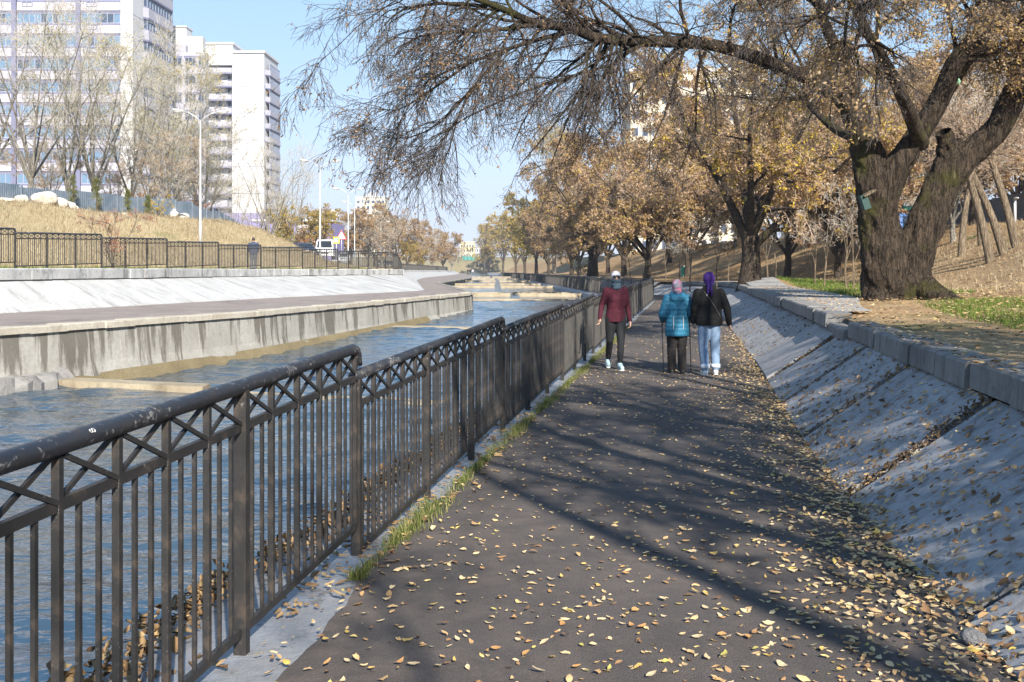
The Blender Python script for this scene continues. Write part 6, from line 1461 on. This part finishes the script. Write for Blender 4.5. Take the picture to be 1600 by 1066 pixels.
# ---- grass
def blades(name, pos, hgt, wid, m, label, lean=.35, nz=None):
    n = len(pos); h = hgt * lrng.lognormal(0, .35, n); az = lrng.uniform(0, 6.28, n); d = np.stack([np.cos(az), np.sin(az), 0 * az], 1); q = np.stack([-np.sin(az), np.cos(az), 0 * az], 1); ln = (h * lrng.uniform(.1, lean * 2, n))[:, None]; w = (wid * lrng.uniform(.6, 1.3, n))[:, None]
    a = pos; b = pos + d * ln * .35 + UP * (h * .6)[:, None]; c = pos + d * ln + UP * h[:, None]
    V = np.stack([a - q * w, a + q * w, b + q * w * .7, b - q * w * .7, c], 1).reshape(-1, 3); i = np.arange(n)[:, None] * 5
    F4 = i + np.array([0, 1, 2, 3]); F3 = i + np.array([3, 2, 4]); tint = np.repeat(np.clip(lrng.normal(.5, .28, n), 0, 1), 5)
    return tag(link(name, np_mesh(name, V, [F4, F3], [m], {'tint': tint})), label, 'grass', kind='stuff')
leafmat('grass_green', [(0.045, 0.085, 0.015), (0.09, 0.16, 0.03), (0.17, 0.24, 0.05), (0.30, 0.28, 0.10)], .35)
leafmat('grass_weed', [(0.06, 0.085, 0.02), (0.13, 0.17, 0.045), (0.24, 0.25, 0.09), (0.38, 0.32, 0.17)], .35)
leafmat('grass_dry', [(0.25, 0.19, 0.115), (0.37, 0.295, 0.19), (0.47, 0.39, 0.265), (0.33, 0.285, 0.165)], .3)
n = 16000; Y = 5.2 + 24 * lrng.random(n) ** 1.3; cl = np.sin(Y * 3.1) * .5 + np.sin(Y * 7.3 + 1) * .35 + .35; k = lrng.random(n) < np.clip(.35 + .7 * cl, .08, 1); Y = Y[k]
x = FX(Y) + .17 + lrng.normal(0, .04, len(Y)) * (1 + .5 * np.sin(Y * 2)); blades('grass', np.stack([x, Y, pathz(Y) + .005], 1), .045, .0024, M['grass_weed'], 'strip of green grass along the foot of the railing', .6)
n = 34000; Y = 9 + 13 * lrng.random(n); u = 1.7 + 6 * lrng.random(n); k = (np.sin(Y * 1.1) * .3 + np.sin(u * 2.1 + Y * .6) * .4 + lrng.normal(0, .25, n) > -.25) & (u > 1.2 + .12 * np.abs(Y - 11)); Y, u = Y[k], u[k]
blades('grass', np.stack([KX(Y) + u, Y, bankz(u, Y) - .01], 1), .06, .005, M['grass_green'], 'patch of bright green grass before the old elm', .4)
n = 22000; Y = 26 + 36 * lrng.random(n); u = 2.0 + 3.2 * lrng.random(n) + .0 * Y; k = np.sin(Y * .5) * .3 + np.sin(u * 2 + Y * .3) * .3 + lrng.normal(0, .25, n) > -.25; Y, u = Y[k], u[k]
blades('grass', np.stack([KX(Y) + u, Y, bankz(u, Y) - .01], 1), .09, .010, M['grass_green'], 'thin yellowish green grass beside the pale footway', .4)
n = 60000; Y = 24 + 66 * lrng.random(n) ** 1.2; v = 2.5 + 11.5 * lrng.random(n); blades('grass', np.stack([GX(Y) - v, Y, hillz(v, Y) - .02], 1), .16, .012, M['grass_dry'], 'straw-coloured dry grass covering the hill across the water', .6)
n = 9000; Y = 24 + 60 * lrng.random(n) ** 1.2; v = 2.3 + np.abs(lrng.normal(0, .5, n)); blades('grass', np.stack([GX(Y) - v, Y, uplz(Y) - .01], 1), .10, .010, M['grass_green'], 'green grass edge between the upper walk and the hill', .5)
n = 16000; Y = 12 + 70 * lrng.random(n) ** 1.2; u = 5 + 14 * lrng.random(n); blades('grass', np.stack([KX(Y) + u, Y, bankz(u, Y) - .02], 1), .13, .010, M['grass_dry'], 'dry grass on the leafy hillside', .6)
# dirt and withered leaves packed into the broken joints of the slope
n = 900; j_ = lrng.choice([7.45, 10.2, 12.6, 15.2, 18.4], n, p=[.34, .12, .12, .34, .08]); f = lrng.random(n); x0, z0 = RX(j_), pathz(j_); x1, z1 = KX(j_), upz(j_) - .21
p_ = np.stack([x0 + (x1 - x0) * f, j_ + lrng.normal(0, .045, n), z0 + (z1 - z0) * f - .015 + lrng.uniform(0, .03, n)], 1); N_ = norm(np.stack([-(z1 - z0), 0 * f, x1 - x0], 1))
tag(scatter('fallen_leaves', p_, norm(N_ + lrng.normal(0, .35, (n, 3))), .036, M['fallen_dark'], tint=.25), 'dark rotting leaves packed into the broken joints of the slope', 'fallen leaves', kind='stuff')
# bushes and young trees that close the view at the end of the canal
for i, (x, Y, k, s, lab) in enumerate([(716, 405, 'olive', 2.0, 'dark bush at the end of the distant walk'), (748, 410, 'yellow', 2.0, 'yellowish bush before the turquoise mesh fence'), (730, 442, 'brown', 2.4, 'brown bush behind the turquoise mesh fence'), (772, 436, 'olive', 2.4, 'olive bush beside the turquoise mesh fence'), (700, 438, 'brown', 2.6, 'brown bush on the earth bank before the yellow building'), (686, 440, 'olive', 2.6, 'olive bush on the earth bank past the last grey tree')]):
    tree_at(K_BUSH[k], x, Y, lab, None, s, i, name='bush', cat='bush', z=-3.6 if Y < 430 else -2.4)
# thin autumn haze over the whole valley
hz = bpy.data.materials.new('haze'); hz.use_nodes = True; N = hz.node_tree.nodes; N.remove(N['Principled BSDF'])
pv = N.new('ShaderNodeVolumePrincipled'); pv.inputs['Color'].default_value = (0.86, 0.90, 1.0, 1); pv.inputs['Density'].default_value = 0.0004; pv.inputs['Anisotropy'].default_value = 0.2
hz.node_tree.links.new(pv.outputs[0], N['Material Output'].inputs['Volume'])
b = MB(); b.box((0, 750, 26), (3200, 1800, 80)); o = b.build('haze', hz); o['kind'] = 'stuff'
